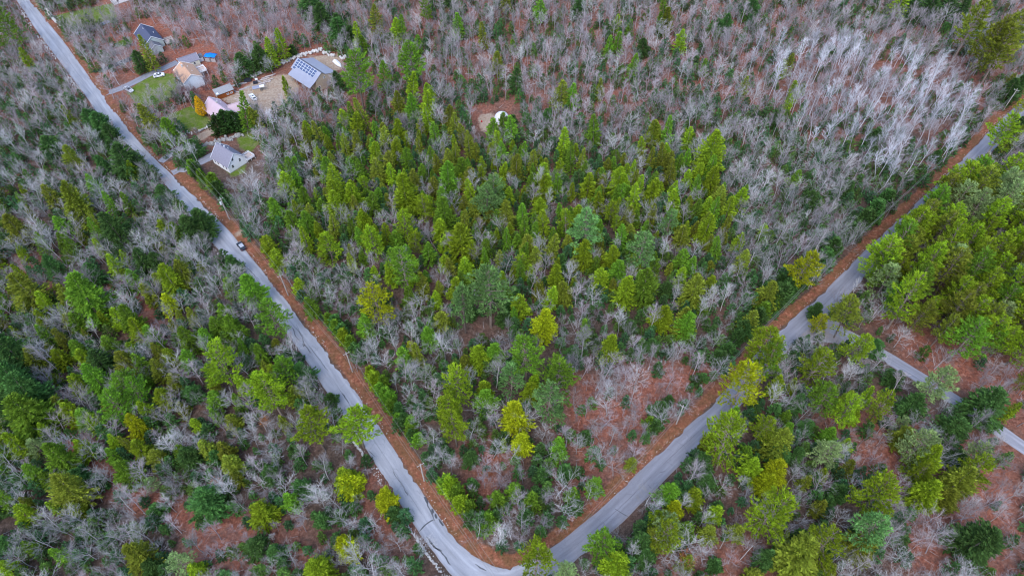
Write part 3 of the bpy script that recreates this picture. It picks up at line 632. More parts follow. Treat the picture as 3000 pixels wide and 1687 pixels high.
# hemlocks between those read off, in the thick stands
STANDS = [(zp([(0,880),(300,840),(520,900),(800,1000),(900,1180),(720,1300),(450,1240),(330,1480),(0,1620)]), 4.0, 'yyggoy', .72), (zp([(820,520),(1000,380),(1300,400),(1700,480),(2100,520),(2150,760),(1900,900),(1500,900),(1150,860),(900,760)]), 3.8, 'yyyggo', .82),
          (zp([(2100,1270),(2300,1120),(2560,1180),(2450,1300),(2500,1500),(2420,1720),(1900,1720),(1850,1570)]), 4.6, 'googd', .7), (zp([(0,560),(250,620),(480,640),(620,800),(500,900),(200,830),(0,860)]), 4.8, 'ooggdd', .7)]
for poly, gap, cols, pk in STANDS:
    lo_, hi_ = poly.min(0), poly.max(0); mine = np.full((4000, 2), 1e6); n_ = len(placed); mine[:n_] = [(q[1], q[2]) for q in placed]
    cand = np.array([(rp.uniform(lo_[0], hi_[0]), rp.uniform(lo_[1], hi_[1])) for _ in range(2600)]); cand = cand[inside(cand, poly)]
    cand = cand[np.minimum.reduce([sdist(cand, l_) for l_ in PATHS]) > 3.5]
    for p in cand:
        if ((mine[:n_]-p)**2).sum(1).min() > gap*gap:
            mine[n_] = p; n_ += 1
            if rp.random() < pk: placed.append(['hemlock', p[0], p[1], rp.uniform(2.6, 5.0), rp.choice(cols), 1.95])
# roadside row of dark shrubs along the verge, left road then right road
ROW = []
def row(line, a, b, off, step, col, wmin, wmax):
    L = smooth_line(offset(line, off), 2)
    i0, i1 = int(np.argmin(np.hypot(*(L-G(*a)).T))), int(np.argmin(np.hypot(*(L-G(*b)).T)))
    i0, i1 = min(i0, i1), max(i0, i1); q = resample(L[i0:i1+1], step)
    for k_, p in enumerate(q):
        if math.sin(k_*.9 + a[0]) + .6*math.sin(k_*.37 + a[1]) < -.75 or rp.random() < .12: continue
        ROW.append((p[0]+rp.gauss(0, .5), p[1]+rp.gauss(0, .5), rp.uniform(wmin, wmax), rp.choice(col)))
row(LR, (530,530), (640,640), -6.2, 2.2, 'ddg', 3.4, 5.0); row(LR, (750,735), (815,800), -5.8, 2.3, 'yg', 2.2, 3.2); row(LR, (1000,950), (1130,1140), -6.0, 1.6, 'ggyd', 3.2, 4.6)
row(LR, (1130,1150), (1250,1350), -6.0, 1.6, 'ggyd', 3.0, 4.2); row(LR, (1290,1440), (1420,1620), -6.2, 1.5, 'ggyd', 3.6, 5.2)
row(RI, (2290,930), (2650,600), -6.6, 2.2, 'dd', 4.6, 6.6); row(RI, (2150,1100), (2300,920), -6.4, 2.6, 'ddg', 4.0, 5.6); row(RI, (2720,540), (2930,340), -6.5, 8.5, 'dd', 2.4, 3.6); row(RI, (1840,1350), (2130,1080), -7.0, 7.0, 'dg', 2.2, 3.4)

# ------------------------------------------------------------------ filling the woods
BLOCK = [(p, .3) for p in ROADPOLY] + [(p, -.8) for p in VERGE] + [(p, -1.5) for p in LAWN] + [(p, -.5) for p in DIRT]
BLD = [zp(q) for q in ([(605,425),(640,400),(745,455),(745,480),(680,515),(660,505)], [(500,200),(530,165),(630,185),(625,235),(560,265)], [(595,300),(620,270),(720,290),(715,345),(640,365)],
                       [(835,205),(860,160),(930,150),(1010,215),(1000,255),(910,300),(860,270)], [(390,95),(420,70),(500,105),(500,160),(440,175),(400,140)], [(600,285),(680,245),(690,275),(640,300)], [(505,175),(570,145),(640,150),(640,185),(580,195)], [(715,270),(730,235),(800,225),(790,280)], [(290,-20),(380,-20),(375,40),(310,40)], [(1385,318),(1512,318),(1512,385),(1480,395),(1400,400)], [(590,445),(740,430),(775,480),(760,530),(700,560),(640,545),(600,500)], [(555,325),(640,345),(735,340),(735,410),(700,440),(630,430),(555,410)], [(640,290),(760,270),(790,330),(700,345)], [(335,235),(420,230),(420,310),(350,310)], [(430,205),(500,195),(500,240),(440,250)], [(880,250),(990,235),(985,262),(910,275)])]
BLOCK += [(p, .8) for p in BLD] + [(np.vstack([offset(SU, -1.5), offset(SL, 4.5)[::-1]]), 0.0)]
FRAME = zp([(-190,-120),(3190,-120),(3190,1800),(-190,1800)])
def blocked(P, extra=0.0):
    m = np.zeros(len(P), bool)
    for p, d in BLOCK: m |= sd(P, p) > -(d+extra)
    return m
def poisson(rmin, n, seed):
    r = np.random.default_rng(seed); lo_, hi = FRAME.min(0), FRAME.max(0); cell = rmin/1.4142; grid = {}; out = []
    C = r.uniform(lo_, hi, (n, 2)); C = C[inside(C, FRAME)]
    for p in C:
        gx_, gy_ = int(p[0]//cell), int(p[1]//cell); ok = True
        for i in range(-2, 3):
            for j in range(-2, 3):
                for q in grid.get((gx_+i, gy_+j), ()):
                    if (q[0]-p[0])**2 + (q[1]-p[1])**2 < rmin*rmin: ok = False; break
                if not ok: break
            if not ok: break
        if ok: grid.setdefault((gx_, gy_), []).append(p); out.append(p)
    return np.array(out)
def leafness(P):
    m = np.zeros(len(P))
    for p in LEAFY: m = np.maximum(m, np.clip(.5 + sd(P, p)/8, 0, 1))
    for p in PATHS: m = np.maximum(m, np.clip(2.2 - sdist(P, p)/2.6, 0, 1))
    return m
def lownoise(P, s, ph):
    return .5 + .25*(np.sin(P[:, 0]*s + ph) * np.cos(P[:, 1]*s*1.3 - ph) + np.sin(P[:, 0]*s*.6 + P[:, 1]*s*.8 + 2*ph))
BIRCHW = zp([(2140,170),(2400,150),(2640,190),(2800,300),(2880,370),(2780,480),(2660,590),(2520,520),(2380,450),(2260,330)])
HEM = zp([(820,520),(1000,330),(1300,330),(1700,480),(2100,520),(2150,760),(1900,950),(1500,1000),(1150,900),(900,760)])    # thick evergreen stand
conif = np.array([[p[1], p[2], p[3]] for p in placed] + [[q[0], q[1], q[2]*1.6] for q in ROW])
FILL = {'bare': [], 'mauve': [], 'birch': [], 'young': []}
rf = np.random.default_rng(21)
P = poisson(3.1, 70000, 1); P = P[~blocked(P, .5)]
lf = leafness(P); dc = np.full(len(P), 99.0)
for c in conif: dc = np.minimum(dc, np.hypot(P[:, 0]-c[0], P[:, 1]-c[1]) - c[2]*.36)
inp = inside(P, PINEWOOD); inb = inside(P, BIRCHW); inh = inside(P, HEM); top = P[:, 1]
for i, p in enumerate(P):
    if dc[i] < .3 or (inp[i] and rf.random() < .5): continue
    u, v = PX(p[0], p[1])
    keep = .84 - .20*lf[i] - (.30 if inh[i] else 0)
    if u < 1000 and v < 520 and lf[i] > .3: keep = .92
    if rf.random() > keep: continue
    if inb[i]:
        FILL['birch' if rf.random() < .62 else 'mauve'].append((p[0], p[1], rf.uniform(.72, 1.1))); continue
    ma = .25 + .5*(v < 420) + .2*lf[i]
    s = rf.uniform(.62, 1.12) * (1.0 if v > 500 else .95) 
    FILL['mauve' if rf.random() < ma else 'bare'].append((p[0], p[1], s))
P = poisson(2.0, 90000, 5); P = P[~blocked(P, .2)]
lf = leafness(P); dpath = np.minimum.reduce([sdist(P, q) for q in PATHS])
for i, p in enumerate(P):
    if lf[i] > .35 and dpath[i] > 2.2 and rf.random() < .58: FILL['mauve' if rf.random() < .7 else 'bare'].append((p[0], p[1], rf.uniform(.26, .52)))
P = poisson(2.5, 90000, 2); P = P[~blocked(P, .6)]
lf = leafness(P); ln = lownoise(P, .11, .7); dc = np.full(len(P), 99.0); inp = inside(P, PINEWOOD); inb = inside(P, BIRCHW)
for c in conif: dc = np.minimum(dc, np.hypot(P[:, 0]-c[0], P[:, 1]-c[1]) - c[2]*.33)
for i, p in enumerate(P):
    u, v = PX(p[0], p[1])
    pr = 1.1*(1-.76*lf[i]) * (.5 + .9*ln[i])
    if v < 330 and u > 1000: pr *= .55
    if inb[i]: pr *= .6
    if inp[i]: pr *= .35
    if u < 1000 and v < 250 and lf[i] < .3: pr *= .8
    if dc[i] < .2 or rf.random() > pr: continue
    FILL['young'].append((p[0], p[1], rf.uniform(.55, 1.25)))

# ------------------------------------------------------------------ landmarks that trees can be told apart by
LM = [(707,722,'the dark car stopped on the left road'), (846,920,'the person walking on the left road'), (673,643,'the utility pole with the white transformer'), (1033,1090,'the middle utility pole of the left road'),
      (1243,1405,'the utility pole nearest the bend'), (1981,1242,'the lower utility pole of the right road'), (1470,345,'the white dome in the woods'), (915,215,'the barn with solar panels'), (680,460,'the grey house with three end windows'),
      (650,320,'the house with the pink roof'), (560,220,'the house with the tan roof'), (440,110,'the house with the navy roof'), (1450,1660,'the bend where both roads meet'), (1285,1510,'the tar patches on the left road'),
      (1040,1240,'the pine overhanging the left road'), (2350,790,'the lone bright pine beside the right road'), (2175,1120,'the bright yellow pine over the right road'), (2400,985,'the junction with the side road'),
      (2930,1265,'the far end of the side road'), (710,680,'the gravel turnout by the left road'), (1435,850,'the big blue-green pine between the roads'), (1095,870,'the bright yellow pine left of centre'),
      (1340,1130,'the bright pine pair above the bend'), (1770,1200,'the leafy clearing between the roads'), (1410,1400,'the small leafy gap above the bend'), (270,1370,'the leafy path in the left woods'), (620,1560,'the lower end of the leafy path'),
      (40,1640,'the lower left corner of the view'), (2960,1650,'the lower right corner of the view'), (2950,60,'the upper right corner of the view'), (1500,30,'the middle of the top edge'), (2080,120,'the right half of the top edge'),
      (30,560,'the upper left edge of the woods'), (30,1000,'the middle of the left edge'), (2650,320,'the pale birch stand at upper right'), (2420,480,'the birches near the upper right road'), (1980,650,'the yellow hemlocks right of centre'),
      (1180,560,'the thick hemlock stand at upper centre'), (1750,860,'the olive hemlock group right of centre'), (2310,1350,'the olive hemlocks below the junction'), (2560,1450,'the tall two-tier pine at lower right'),
      (2260,1590,'the broad pine at lower right'), (800,1180,'the pines left of the left road'), (420,800,'the yellow hemlock in the left woods'), (2880,800,'the pine wood right of the right road'), (470,1140,'the left woods behind the pines'), (480,533,'the leaf drift on the left road'), (280,300,'the upper stretch of the left road'), (2990,560,'the upper right side of the pine wood'), (2700,800,'the left point of the pine wood'), (2800,960,'the lower edge of the pine wood'), (2990,950,'the lower right side of the pine wood'), (2780,620,'the upper left edge of the pine wood'),
      (2230,140,'the left end of the birch stand'), (2830,380,'the right end of the birch stand'), (2480,170,'the top of the birch stand'), (2560,430,'the bottom of the birch stand'), (1300,420,'the hemlocks below the white dome'), (1650,560,'the hemlocks above centre right')]
LMG = np.array([G(a, b_) for a, b_, _ in LM])
KINDN = {'hemlock': ('hemlock_tree', 'hemlock'), 'pine': ('pine_tree', 'pine'), 'young': ('young_hemlock', 'young evergreen'), 'bare': ('bare_tree', 'bare tree'), 'mauve': ('bare_tree', 'bare tree'), 'birch': ('birch_tree', 'birch'), 'shrub': ('roadside_shrub', 'verge shrub'), 'rowbush': ('roadside_shrub', 'verge shrub'), 'bushy': ('bushy_evergreen', 'bushy evergreen'), 'bighem': ('hemlock_tree', 'hemlock')}
ORD = ['nearest', 'second nearest', 'third nearest', 'fourth nearest', 'fifth nearest', 'sixth nearest', 'seventh nearest', 'eighth nearest', 'ninth nearest', 'tenth nearest', 'eleventh nearest', 'twelfth nearest', 'thirteenth nearest', 'fourteenth nearest', 'fifteenth nearest', 'sixteenth nearest', 'seventeenth nearest', 'eighteenth nearest', 'nineteenth nearest', 'twentieth nearest']
jobs = []        # kind, x, y, scale, rgb, colour word
BW = {'hemlock': 4.8, 'pine': 9.0, 'young': 3.2, 'bushy': 5.4, 'bighem': 8.4}; BH = {'hemlock': 11, 'pine': 18, 'young': 5, 'bushy': 6.2, 'bighem': 14}
for kind, x, y, wm, c, asp in placed:
    jobs.append([kind, x, y, wm/BW[kind], COLOR[c], CNAME[c], asp*BW[kind]/BH[kind]])
rowjobs = [['rowbush', x, y, w/5.0, COLOR[c], CNAME[c], 1.15] for x, y, w, c in ROW]
rj = random.Random(77)
def visible(x, y, z=3):
    u, v = PX(x, y, z); return -15 < u < 3015 and -10 < v < 1700
STUFF = {k_: [] for k_ in FILL}
for kind, lst in FILL.items():
    lst.sort(key=lambda q: -ppm(q[0], q[1])*q[2])
    cap = {'bare': 300, 'mauve': 0, 'birch': 300, 'young': 300}[kind]; n = 0
    for x, y, s in lst:
        if n < cap and visible(x, y):
            n += 1
            if kind == 'young': jobs.append([kind, x, y, s, rj.choice([COLOR['d'], (.058, .135, .038), (.085, .155, .028), (.050, .120, .045)]), 'dark green', 1.0])
            else: jobs.append([kind, x, y, s, (1, 1, 1), {'bare': 'pale grey', 'birch': 'white'}[kind], 1.0])
        else: STUFF[kind].append((x, y, s))
# beyond the first 300 of a kind the rest is one mass
cnt = {}
jobs.sort(key=lambda j: -ppm(j[1], j[2])*j[3]*BW.get(j[0], 4)); more = []; keepj = []
STUFF['hemlock'] = []
for j in jobs:
    k_ = 'hemlock' if j[0] == 'bighem' else j[0]; cnt[k_] = cnt.get(k_, 0) + 1
    if cnt[k_] > 300: STUFF.setdefault(k_, []).append((j[1], j[2], j[3]*(1.75 if j[0] == 'bighem' else 1)))
    else: keepj.append(j)
jobs = keepj
near = {}
MED = {k_: float(np.median([j[3] for j in jobs + rowjobs if j[0] == k_] or [1])) for k_ in PROTO}; MED['bighem'] = MED['hemlock']
for q, j in enumerate(jobs + rowjobs):
    d = np.hypot(LMG[:, 0]-j[1], LMG[:, 1]-j[2]); i = int(np.argmin(d)); j += [i, float(d[i])]
    j += ['large' if j[3]*(1.75 if j[0] == 'bighem' else 1) > MED[j[0]] else 'small']
    near.setdefault((KINDN[j[0]][1], j[5], i, j[9]), []).append(j)
for (nm, cw, i, sz), lst in near.items():
    lst.sort(key=lambda j: j[8]); cw = sz + ' ' + cw
    for q, j in enumerate(lst):
        if len(lst) == 1: j.append(f'only {cw} {nm} by {LM[i][2]}')
        elif q < 20: j.append(f'{cw} {nm} {ORD[q]} to {LM[i][2]}')
        else: j.append(f'{cw} {nm} farther out around {LM[i][2]}')
GRP = {'rowbush': 'evergreen shrubs lining the verges', 'bushy': 'dark bushy evergreens of the woods', 'bighem': 'cone-shaped hemlocks of the woods', 'hemlock': 'cone-shaped hemlocks of the woods', 'pine': 'tall soft pines of the woods', 'young': 'young evergreens under the bare trees', 'bare': 'leafless grey trees of the woods', 'birch': 'white birches at upper right', 'shrub': 'evergreen shrubs lining the verges', 'mauve': 'leafless grey trees of the woods'}
CATS = {'rowbush': 'shrub', 'bushy': 'evergreen', 'bighem': 'tree', 'hemlock': 'tree', 'pine': 'tree', 'young': 'small tree', 'bare': 'tree', 'birch': 'tree', 'shrub': 'shrub'}
for j in jobs + rowjobs:
    kind, x, y, s, rgb, cw, zk, i, d, sz, lab = j
    tm, cm = PROTO[kind][rj.randrange(len(PROTO[kind]))]
    nm = KINDN[kind][0]; o = empty(nm, (x, y, 0), rj.uniform(0, 6.28), s)
    zs = rj.uniform(.9, 1.1) * zk; o.scale = (s*rj.uniform(.88, 1.14), s*rj.uniform(.88, 1.14), s*zs); o.rotation_euler = (rj.gauss(0, .04), rj.gauss(0, .04), rj.uniform(0, 6.28)); tag(o, lab, CATS[kind], GRP[kind])
    t = obj('trunk', tm, parent=o); c = obj('crown', cm, parent=o); c.color = (*rgb, 1)
# the rest of the woods: one object for each kind, tree shapes set on points
FL = {}
def fixedleaf(c):
    if c not in FL: FL[c] = foliage('needles_shade', .2, .6, c)  # the tree's own leaf colour, fixed in the material for instances
    return FL[c]
def forest_stuff(name, kinds_items, label, cat):
    protos = bpy.data.collections.new(name + '_shapes'); idx0 = {}; n = 0
    for kind, colors in kinds_items['kinds']:
        for vi, (tm, cm) in enumerate(PROTO[kind]):
            for ci, c in enumerate(colors):
                V = [v.co[:] for v in tm.vertices] + [v.co[:] for v in cm.vertices]; nt_ = len(tm.vertices)
                Fc = [tuple(p.vertices) for p in tm.polygons] + [tuple(q+nt_ for q in p.vertices) for p in cm.polygons]
                if True:
                    mm = mesh(name + '_shape', V, Fc); mm.materials.append(tm.materials[0]); mm.materials.append(cm.materials[0] if c == (1, 1, 1) else fixedleaf(c))
                    a = mm.attributes.new('tint', 'FLOAT', 'FACE'); tv = np.ones(len(cm.polygons), np.float32); cm.attributes['tint'].data.foreach_get('value', tv)
                    a.data.foreach_set('value', np.r_[np.ones(len(tm.polygons), np.float32), tv])
                    mm.polygons.foreach_set('material_index', [0]*len(tm.polygons) + [1]*len(cm.polygons))
                po = bpy.data.objects.new(f'{name}_{n:03d}', mm); po.color = (*c, 1); protos.objects.link(po)
                idx0.setdefault(kind, []).append(n); n += 1
    V = []; ID = []; RT = []; SC = []
    for kind, items in kinds_items['items']:
        for x, y, s in items:
            V.append((x, y, 0)); ID.append(rj.choice(idx0[kind])); RT.append((rj.gauss(0, .07), rj.gauss(0, .07), rj.uniform(0, 6.28))); SC.append((s*rj.uniform(.82, 1.2), s*rj.uniform(.82, 1.2), s*rj.uniform(.8, 1.2)))
    me = bpy.data.meshes.new(name); me.from_pydata(V, [], [])
    me.attributes.new('pick', 'INT', 'POINT').data.foreach_set('value', ID)
    me.attributes.new('turn', 'FLOAT_VECTOR', 'POINT').data.foreach_set('vector', np.array(RT, np.float32).ravel())
    me.attributes.new('size', 'FLOAT_VECTOR', 'POINT').data.foreach_set('vector', np.array(SC, np.float32).ravel())
    o = obj(name, me); tag(o, label, cat, kind='stuff')
    ng = bpy.data.node_groups.new(name, 'GeometryNodeTree')
    ng.interface.new_socket('Geometry', in_out='INPUT', socket_type='NodeSocketGeometry'); ng.interface.new_socket('Geometry', in_out='OUTPUT', socket_type='NodeSocketGeometry')
    gi, go = ng.nodes.new('NodeGroupInput'), ng.nodes.new('NodeGroupOutput'); ip = ng.nodes.new('GeometryNodeInstanceOnPoints'); ci = ng.nodes.new('GeometryNodeCollectionInfo')
    ci.inputs[0].default_value = protos; ci.inputs['Separate Children'].default_value = True; ci.inputs['Reset Children'].default_value = True
    def na(n_, t): a = ng.nodes.new('GeometryNodeInputNamedAttribute'); a.data_type = t; a.inputs[0].default_value = n_; return a.outputs[0]
    ng.links.new(gi.outputs[0], ip.inputs['Points']); ng.links.new(ci.outputs[0], ip.inputs['Instance']); ip.inputs['Pick Instance'].default_value = True
    ng.links.new(na('pick', 'INT'), ip.inputs['Instance Index']); ng.links.new(na('turn', 'FLOAT_VECTOR'), ip.inputs['Rotation']); ng.links.new(na('size', 'FLOAT_VECTOR'), ip.inputs['Scale'])
    ng.links.new(ip.outputs[0], go.inputs[0]); o.modifiers.new('trees', 'NODES').node_group = ng
    return o
W1 = [(1, 1, 1)]
forest_stuff('bare_woods', {'kinds': [('bare', W1), ('mauve', W1), ('birch', W1)], 'items': [('bare', STUFF['bare']), ('mauve', STUFF['mauve']), ('birch', STUFF['birch'])]}, 'mass of leafless grey and mauve trees filling the woods', 'woods')
forest_stuff('evergreen_undergrowth', {'kinds': [('young', [COLOR['d'], (.058, .135, .038), (.085, .155, .028), (.050, .120, .045)])], 'items': [('young', STUFF['young'])]}, 'dark evergreen undergrowth beneath the bare trees', 'undergrowth')
if STUFF['hemlock']:
    forest_stuff('distant_hemlocks', {'kinds': [('hemlock', [COLOR['o'], COLOR['y'], COLOR['g']])], 'items': [('hemlock', STUFF['hemlock'])]}, 'smallest cone-shaped hemlocks scattered through the far woods', 'woods')
print('TREES', len(jobs), len(rowjobs), cnt, {k_: len(v) for k_, v in STUFF.items()})

# pale sticks and fallen trunks lying in the leaf litter
fb = MB(); Q = poisson(1.9, 60000, 9); Q = Q[~blocked(Q, .3)]; lfq = leafness(Q); rb = random.Random(8)
for i, p in enumerate(Q):
    if rb.random() > .10 + .5*lfq[i]: continue
    L_ = rb.uniform(.8, 3.2) * (2.2 if rb.random() < .06 else 1); a = rb.uniform(0, 6.28); r_ = rb.uniform(.02, .05) * (2.4 if L_ > 4 else 1); zt = rb.uniform(.05, .5)
    d_ = (math.cos(a)*L_/2, math.sin(a)*L_/2); bx_, by_ = rb.gauss(0, .15), rb.gauss(0, .15)
    fb.tube([(p[0]-d_[0], p[1]-d_[1], .12), (p[0]+bx_, p[1]+by_, .15+zt*.4), (p[0]+d_[0], p[1]+d_[1], .12+zt)], [r_, r_*.8, r_*.35], 3, False)
tag(fb.build('fallen_branches', M['grey']), 'pale fallen branches strewn over the leaf litter', 'branches', kind='stuff')
# ------------------------------------------------------------------ single leafed trees and garden shrubs
def one_tree(name, meshes, x, y, s, rgb, label, cat='tree', rz=0.0, group=None):
    o = empty(name, (x, y, 0), rz, s); tag(o, label, cat, group)
    obj('trunk', meshes[0], parent=o); c = obj('crown', meshes[1], parent=o); c.color = (*rgb, 1)
    return o
T_, C_, B_ = leafed(301, 9.0, 2.6, 2200, True)
gold = T_.me('gold_trunk', M['bark']), C_.me('gold_crown', M['leaf'], tint=True)
x, y = G(588, 318, 3.5); one_tree('golden_tree', gold, x, y, 1.0, (.58, .33, .010), 'golden-orange cone-shaped tree in front of the pink-roofed house')
T_, C_, B_ = leafed(302, 7.0, 2.0, 520)
for i in range(len(B_.F)): pass
rust = T_.me('rust_trunk', M['grey']), C_.me('rust_crown', M['leaf'], tint=True)
rl = B_.me('rust_limbs', M['grey'])
for i, (u, v, s, lab) in enumerate(((1165, 915, .75, 'rust-leaved small tree among hemlocks left of centre'), (1312, 42, .8, 'rust-leaved small tree near the middle of the top edge'),
        (640, 1425, .95, 'rust-leaved tree beside the lower end of the leafy path'), (780, 1240, .8, 'rust-leaved tree below the pines left of the left road'), (1345, 215, .8, 'rust-leaved small tree above the white dome'),
        (2010, 1640, 1.1, 'sparse rust-leaved tree at the bottom edge right of the bend'), (575, 395, .8, 'grey-brown leafed tree by the driveway below the lawn'), (1430, 1395, .7, 'rust-leaved sapling in the small leafy gap'))):
    x, y = G(u, v, 3*s); o = one_tree('rust_leaved_tree', rust, x, y, s, ((.34, .13, .05), (.20, .13, .09))[i == 6], lab, rz=i*1.3, group='trees that kept their dead leaves'); obj('limbs', rl, parent=o)
T_, C_ = hemlock(303, 6.5, 2.9, 190, 11, .0, .0)
hd = T_.me('hedge_trunk', M['bark']), C_.me('hedge_crown', M['leaf_fine'], tint=True)
for i, (u, v, s, lab) in enumerate(((640, 374, 1.25, 'left clump of the dense dark evergreen mass below the pink-roofed house'), (664, 368, 1.45, 'middle clump of the dense dark evergreen mass below the pink-roofed house'), (690, 364, 1.3, 'right clump of the dense dark evergreen mass below the pink-roofed house'))):
    x, y = G(u, v, 3); o = one_tree('dense_evergreen', hd, x, y, s, (.035, .078, .016), lab, rz=i*2.0, group='dense evergreens below the pink-roofed house')
x, y = G(629, 342, 2); o = one_tree('slim_evergreen', hd, x, y, .55, (.06, .12, .015), 'slim pointed evergreen at the front corner of the pink-roofed house'); o.scale = (.22, .22, .6)
for i, (u, v, s) in enumerate(((528, 268, 1.0), (545, 272, 1.1), (560, 280, 1.2), (580, 285, 1.0), (535, 285, 1.1), (555, 295, 1.15), (515, 280, .9), (600, 262, .9), (620, 248, .8), (518, 296, 1.0), (570, 268, .9))):
    x, y = G(u, v, 1); tm, cm = PROTO['maroon'][i % 2]; o = empty('maroon_shrub', (x, y, 0), i*1.1, s)
    tag(o, ('maroon twiggy shrub, number %s from the left in the thicket behind the golden tree' % ('one two three four five six seven eight nine ten eleven'.split()[sorted(range(11), key=lambda q: (515,518,528,535,545,555,560,570,580,600,620).index((528,545,560,580,535,555,515,600,620,518,570)[q])).index(i)])), 'shrub', 'maroon shrubs of the thicket')
    obj('trunk', tm, parent=o); obj('crown', cm, parent=o)
# trees standing alone by the houses
for i, (u, v, s, k_, lab) in enumerate(((350, 250, .55, 'birch', 'small white birch standing over the silver car'), (810, 395, .85, 'birch', 'forked white birch right of the dense evergreens'), (700, 235, 1.0, 'bare', 'tall bare tree at the left end of the stone wall'),
        (745, 205, 1.0, 'birch', 'thin white trunk behind the stone wall'), (660, 185, 1.2, 'mauve', 'broad mauve bare tree right of the blue tarp'), (360, 95, 1.1, 'mauve', 'bare tree left of the navy-roofed house'), (485, 70, 1.05, 'bare', 'bare tree behind the navy-roofed house'))):
    x, y = G(u, v); tm, cm = PROTO[k_][i % 3]; o = empty('bare_tree', (x, y, 0), i*.9, s); tag(o, lab, 'tree'); obj('trunk', tm, parent=o); obj('crown', cm, parent=o)

# ------------------------------------------------------------------ houses
M['white'] = plain('white_paint', (.74, .75, .78), .6, .06); M['greywall'] = plain('grey_siding', (.70, .70, .71), .7, .06); M['cream'] = plain('cream_siding', (.62, .60, .50), .7, .06)
M['paleblue'] = plain('pale_siding', (.58, .62, .68), .7, .06); M['maroonwall'] = plain('dark_red_siding', (.085, .028, .026), .7, .15); M['orangewall'] = plain('orange_brown_boards', (.26, .075, .02), .7, .2, 2)
M['tanwall'] = plain('tan_boards', (.40, .31, .23), .75, .12); M['greenwall'] = plain('grey_green_siding', (.38, .43, .43), .75, .1); M['concrete'] = plain('concrete', (.42, .41, .40), .9, .1)
def roofmat(name, c, var=.14): return plain(name, c, .8, var, 3.0)
M['r_navy'] = roofmat('navy_shingles', (.072, .082, .135)); M['r_tan'] = roofmat('tan_shingles', (.46, .28, .19), .2); M['r_grey'] = roofmat('grey_shingles', (.20, .19, .235), .2)
M['r_pink'] = plain('pink_metal_roof', (.47, .345, .39), .45, .06, .4, .0, .5); M['r_barn'] = plain('grey_metal_roof', (.27, .275, .34), .4, .07, .4, .0, .5); M['r_dark'] = roofmat('dark_grey_shingles', (.14, .14, .165)); M['r_shed'] = roofmat('shed_grey_roof', (.26, .26, .27))
m, nt, b = newmat('window_glass'); b.inputs['Base Color'].default_value = (.02, .024, .03, 1); b.inputs['Roughness'].default_value = .12; b.inputs['Specular IOR Level'].default_value = .6; M['glass'] = m
def window(parent, c, w, h, axis, out, frame='white'):
    """axis: the local axis the wall faces ('x' or 'y'), out: +1/-1"""
    f = MB(); t = .09; d = .05
    def bar(a, z, bw, bh): f.box((out*d/2, a, z) if axis == 'x' else (a, out*d/2, z), (d, bw, bh) if axis == 'x' else (bw, d, bh))
    bar(-w/2-t/2, 0, t, h+2*t); bar(w/2+t/2, 0, t, h+2*t); bar(0, h/2+t/2, w, t); bar(0, -h/2-t/2, w, t); bar(0, 0, w, .05)
    o = f.build('window', M[frame], parent); o.location = c
    p = MB(); p.box((out*.012, 0, 0) if axis == 'x' else (0, out*.012, 0), (.02, w, h) if axis == 'x' else (w, .02, h)); p.build('pane', M['glass'], o)
    return o
def gable_house(name, label, ctr, ang, L, W, eave, ridge, roof, wall, over=.35, cat='house', yr=0.0, found=True):
    """x along the ridge, +y away from the front; yr shifts the ridge"""
    h = empty(name, (ctr[0], ctr[1], 0), R(ang)); tag(h, label, cat)
    w = MB(); a, c = L/2, W/2
    pts = [(-c, .25), (c, .25), (c, eave), (yr, ridge-.12), (-c, eave)]
    for sx in (-1, 1): w.poly([(sx*a, y, z) for y, z in (pts if sx > 0 else pts[::-1])])
    for sy in (-1, 1): w.quad((-a*-sy, sy*c, .25), (a*-sy, sy*c, .25), (a*-sy, sy*c, eave), (-a*-sy, sy*c, eave))
    w.build('wall', M[wall], h)
    if found: boxo('foundation', h, (0, 0, .12), (L-.12, W-.12, .3), M['concrete'])
    for sy in (-1, 1):
        dy = c - sy*yr; sl = (ridge-eave)/dy; e = c + over
        r_ = MB(); y0, z0, y1, z1 = yr, ridge, sy*e, ridge - sl*(dy+over)
        q = [(-a-over, y1, z1), (a+over, y1, z1), (a+over, y0, z0), (-a-over, y0, z0)]
        r_.slab(q if sy < 0 else q[::-1], .16); r_.build('roof', M[roof], h)
    rc = MB(); rc.box((0, yr, ridge+.03), (L+2*over, .3, .09)); rc.build('ridge_cap', M[roof], h)
    for sx in (-1, 1):
        for sy in (-1, 1):
            dy = c - sy*yr; sl = (ridge-eave)/dy; t_ = MB(); y1, z1 = sy*(c+over), ridge - sl*(dy+over)
            x0 = sx*(a+over+.025)
            q = [(x0-.02, yr, ridge+.0), (x0+.02, yr, ridge), (x0+.02, y1, z1), (x0-.02, y1, z1)]
            t_.slab([(p[0], p[1], p[2]-.01) for p in (q if sy < 0 else q[::-1])], .2); t_.build('rake_board', M['white'], h)
    return h
def vent(h, x, y, z, s=.18, hh=.5, mat='white'):
    boxo('roof_vent', h, (x, y, z), (s, s, hh), M[mat])
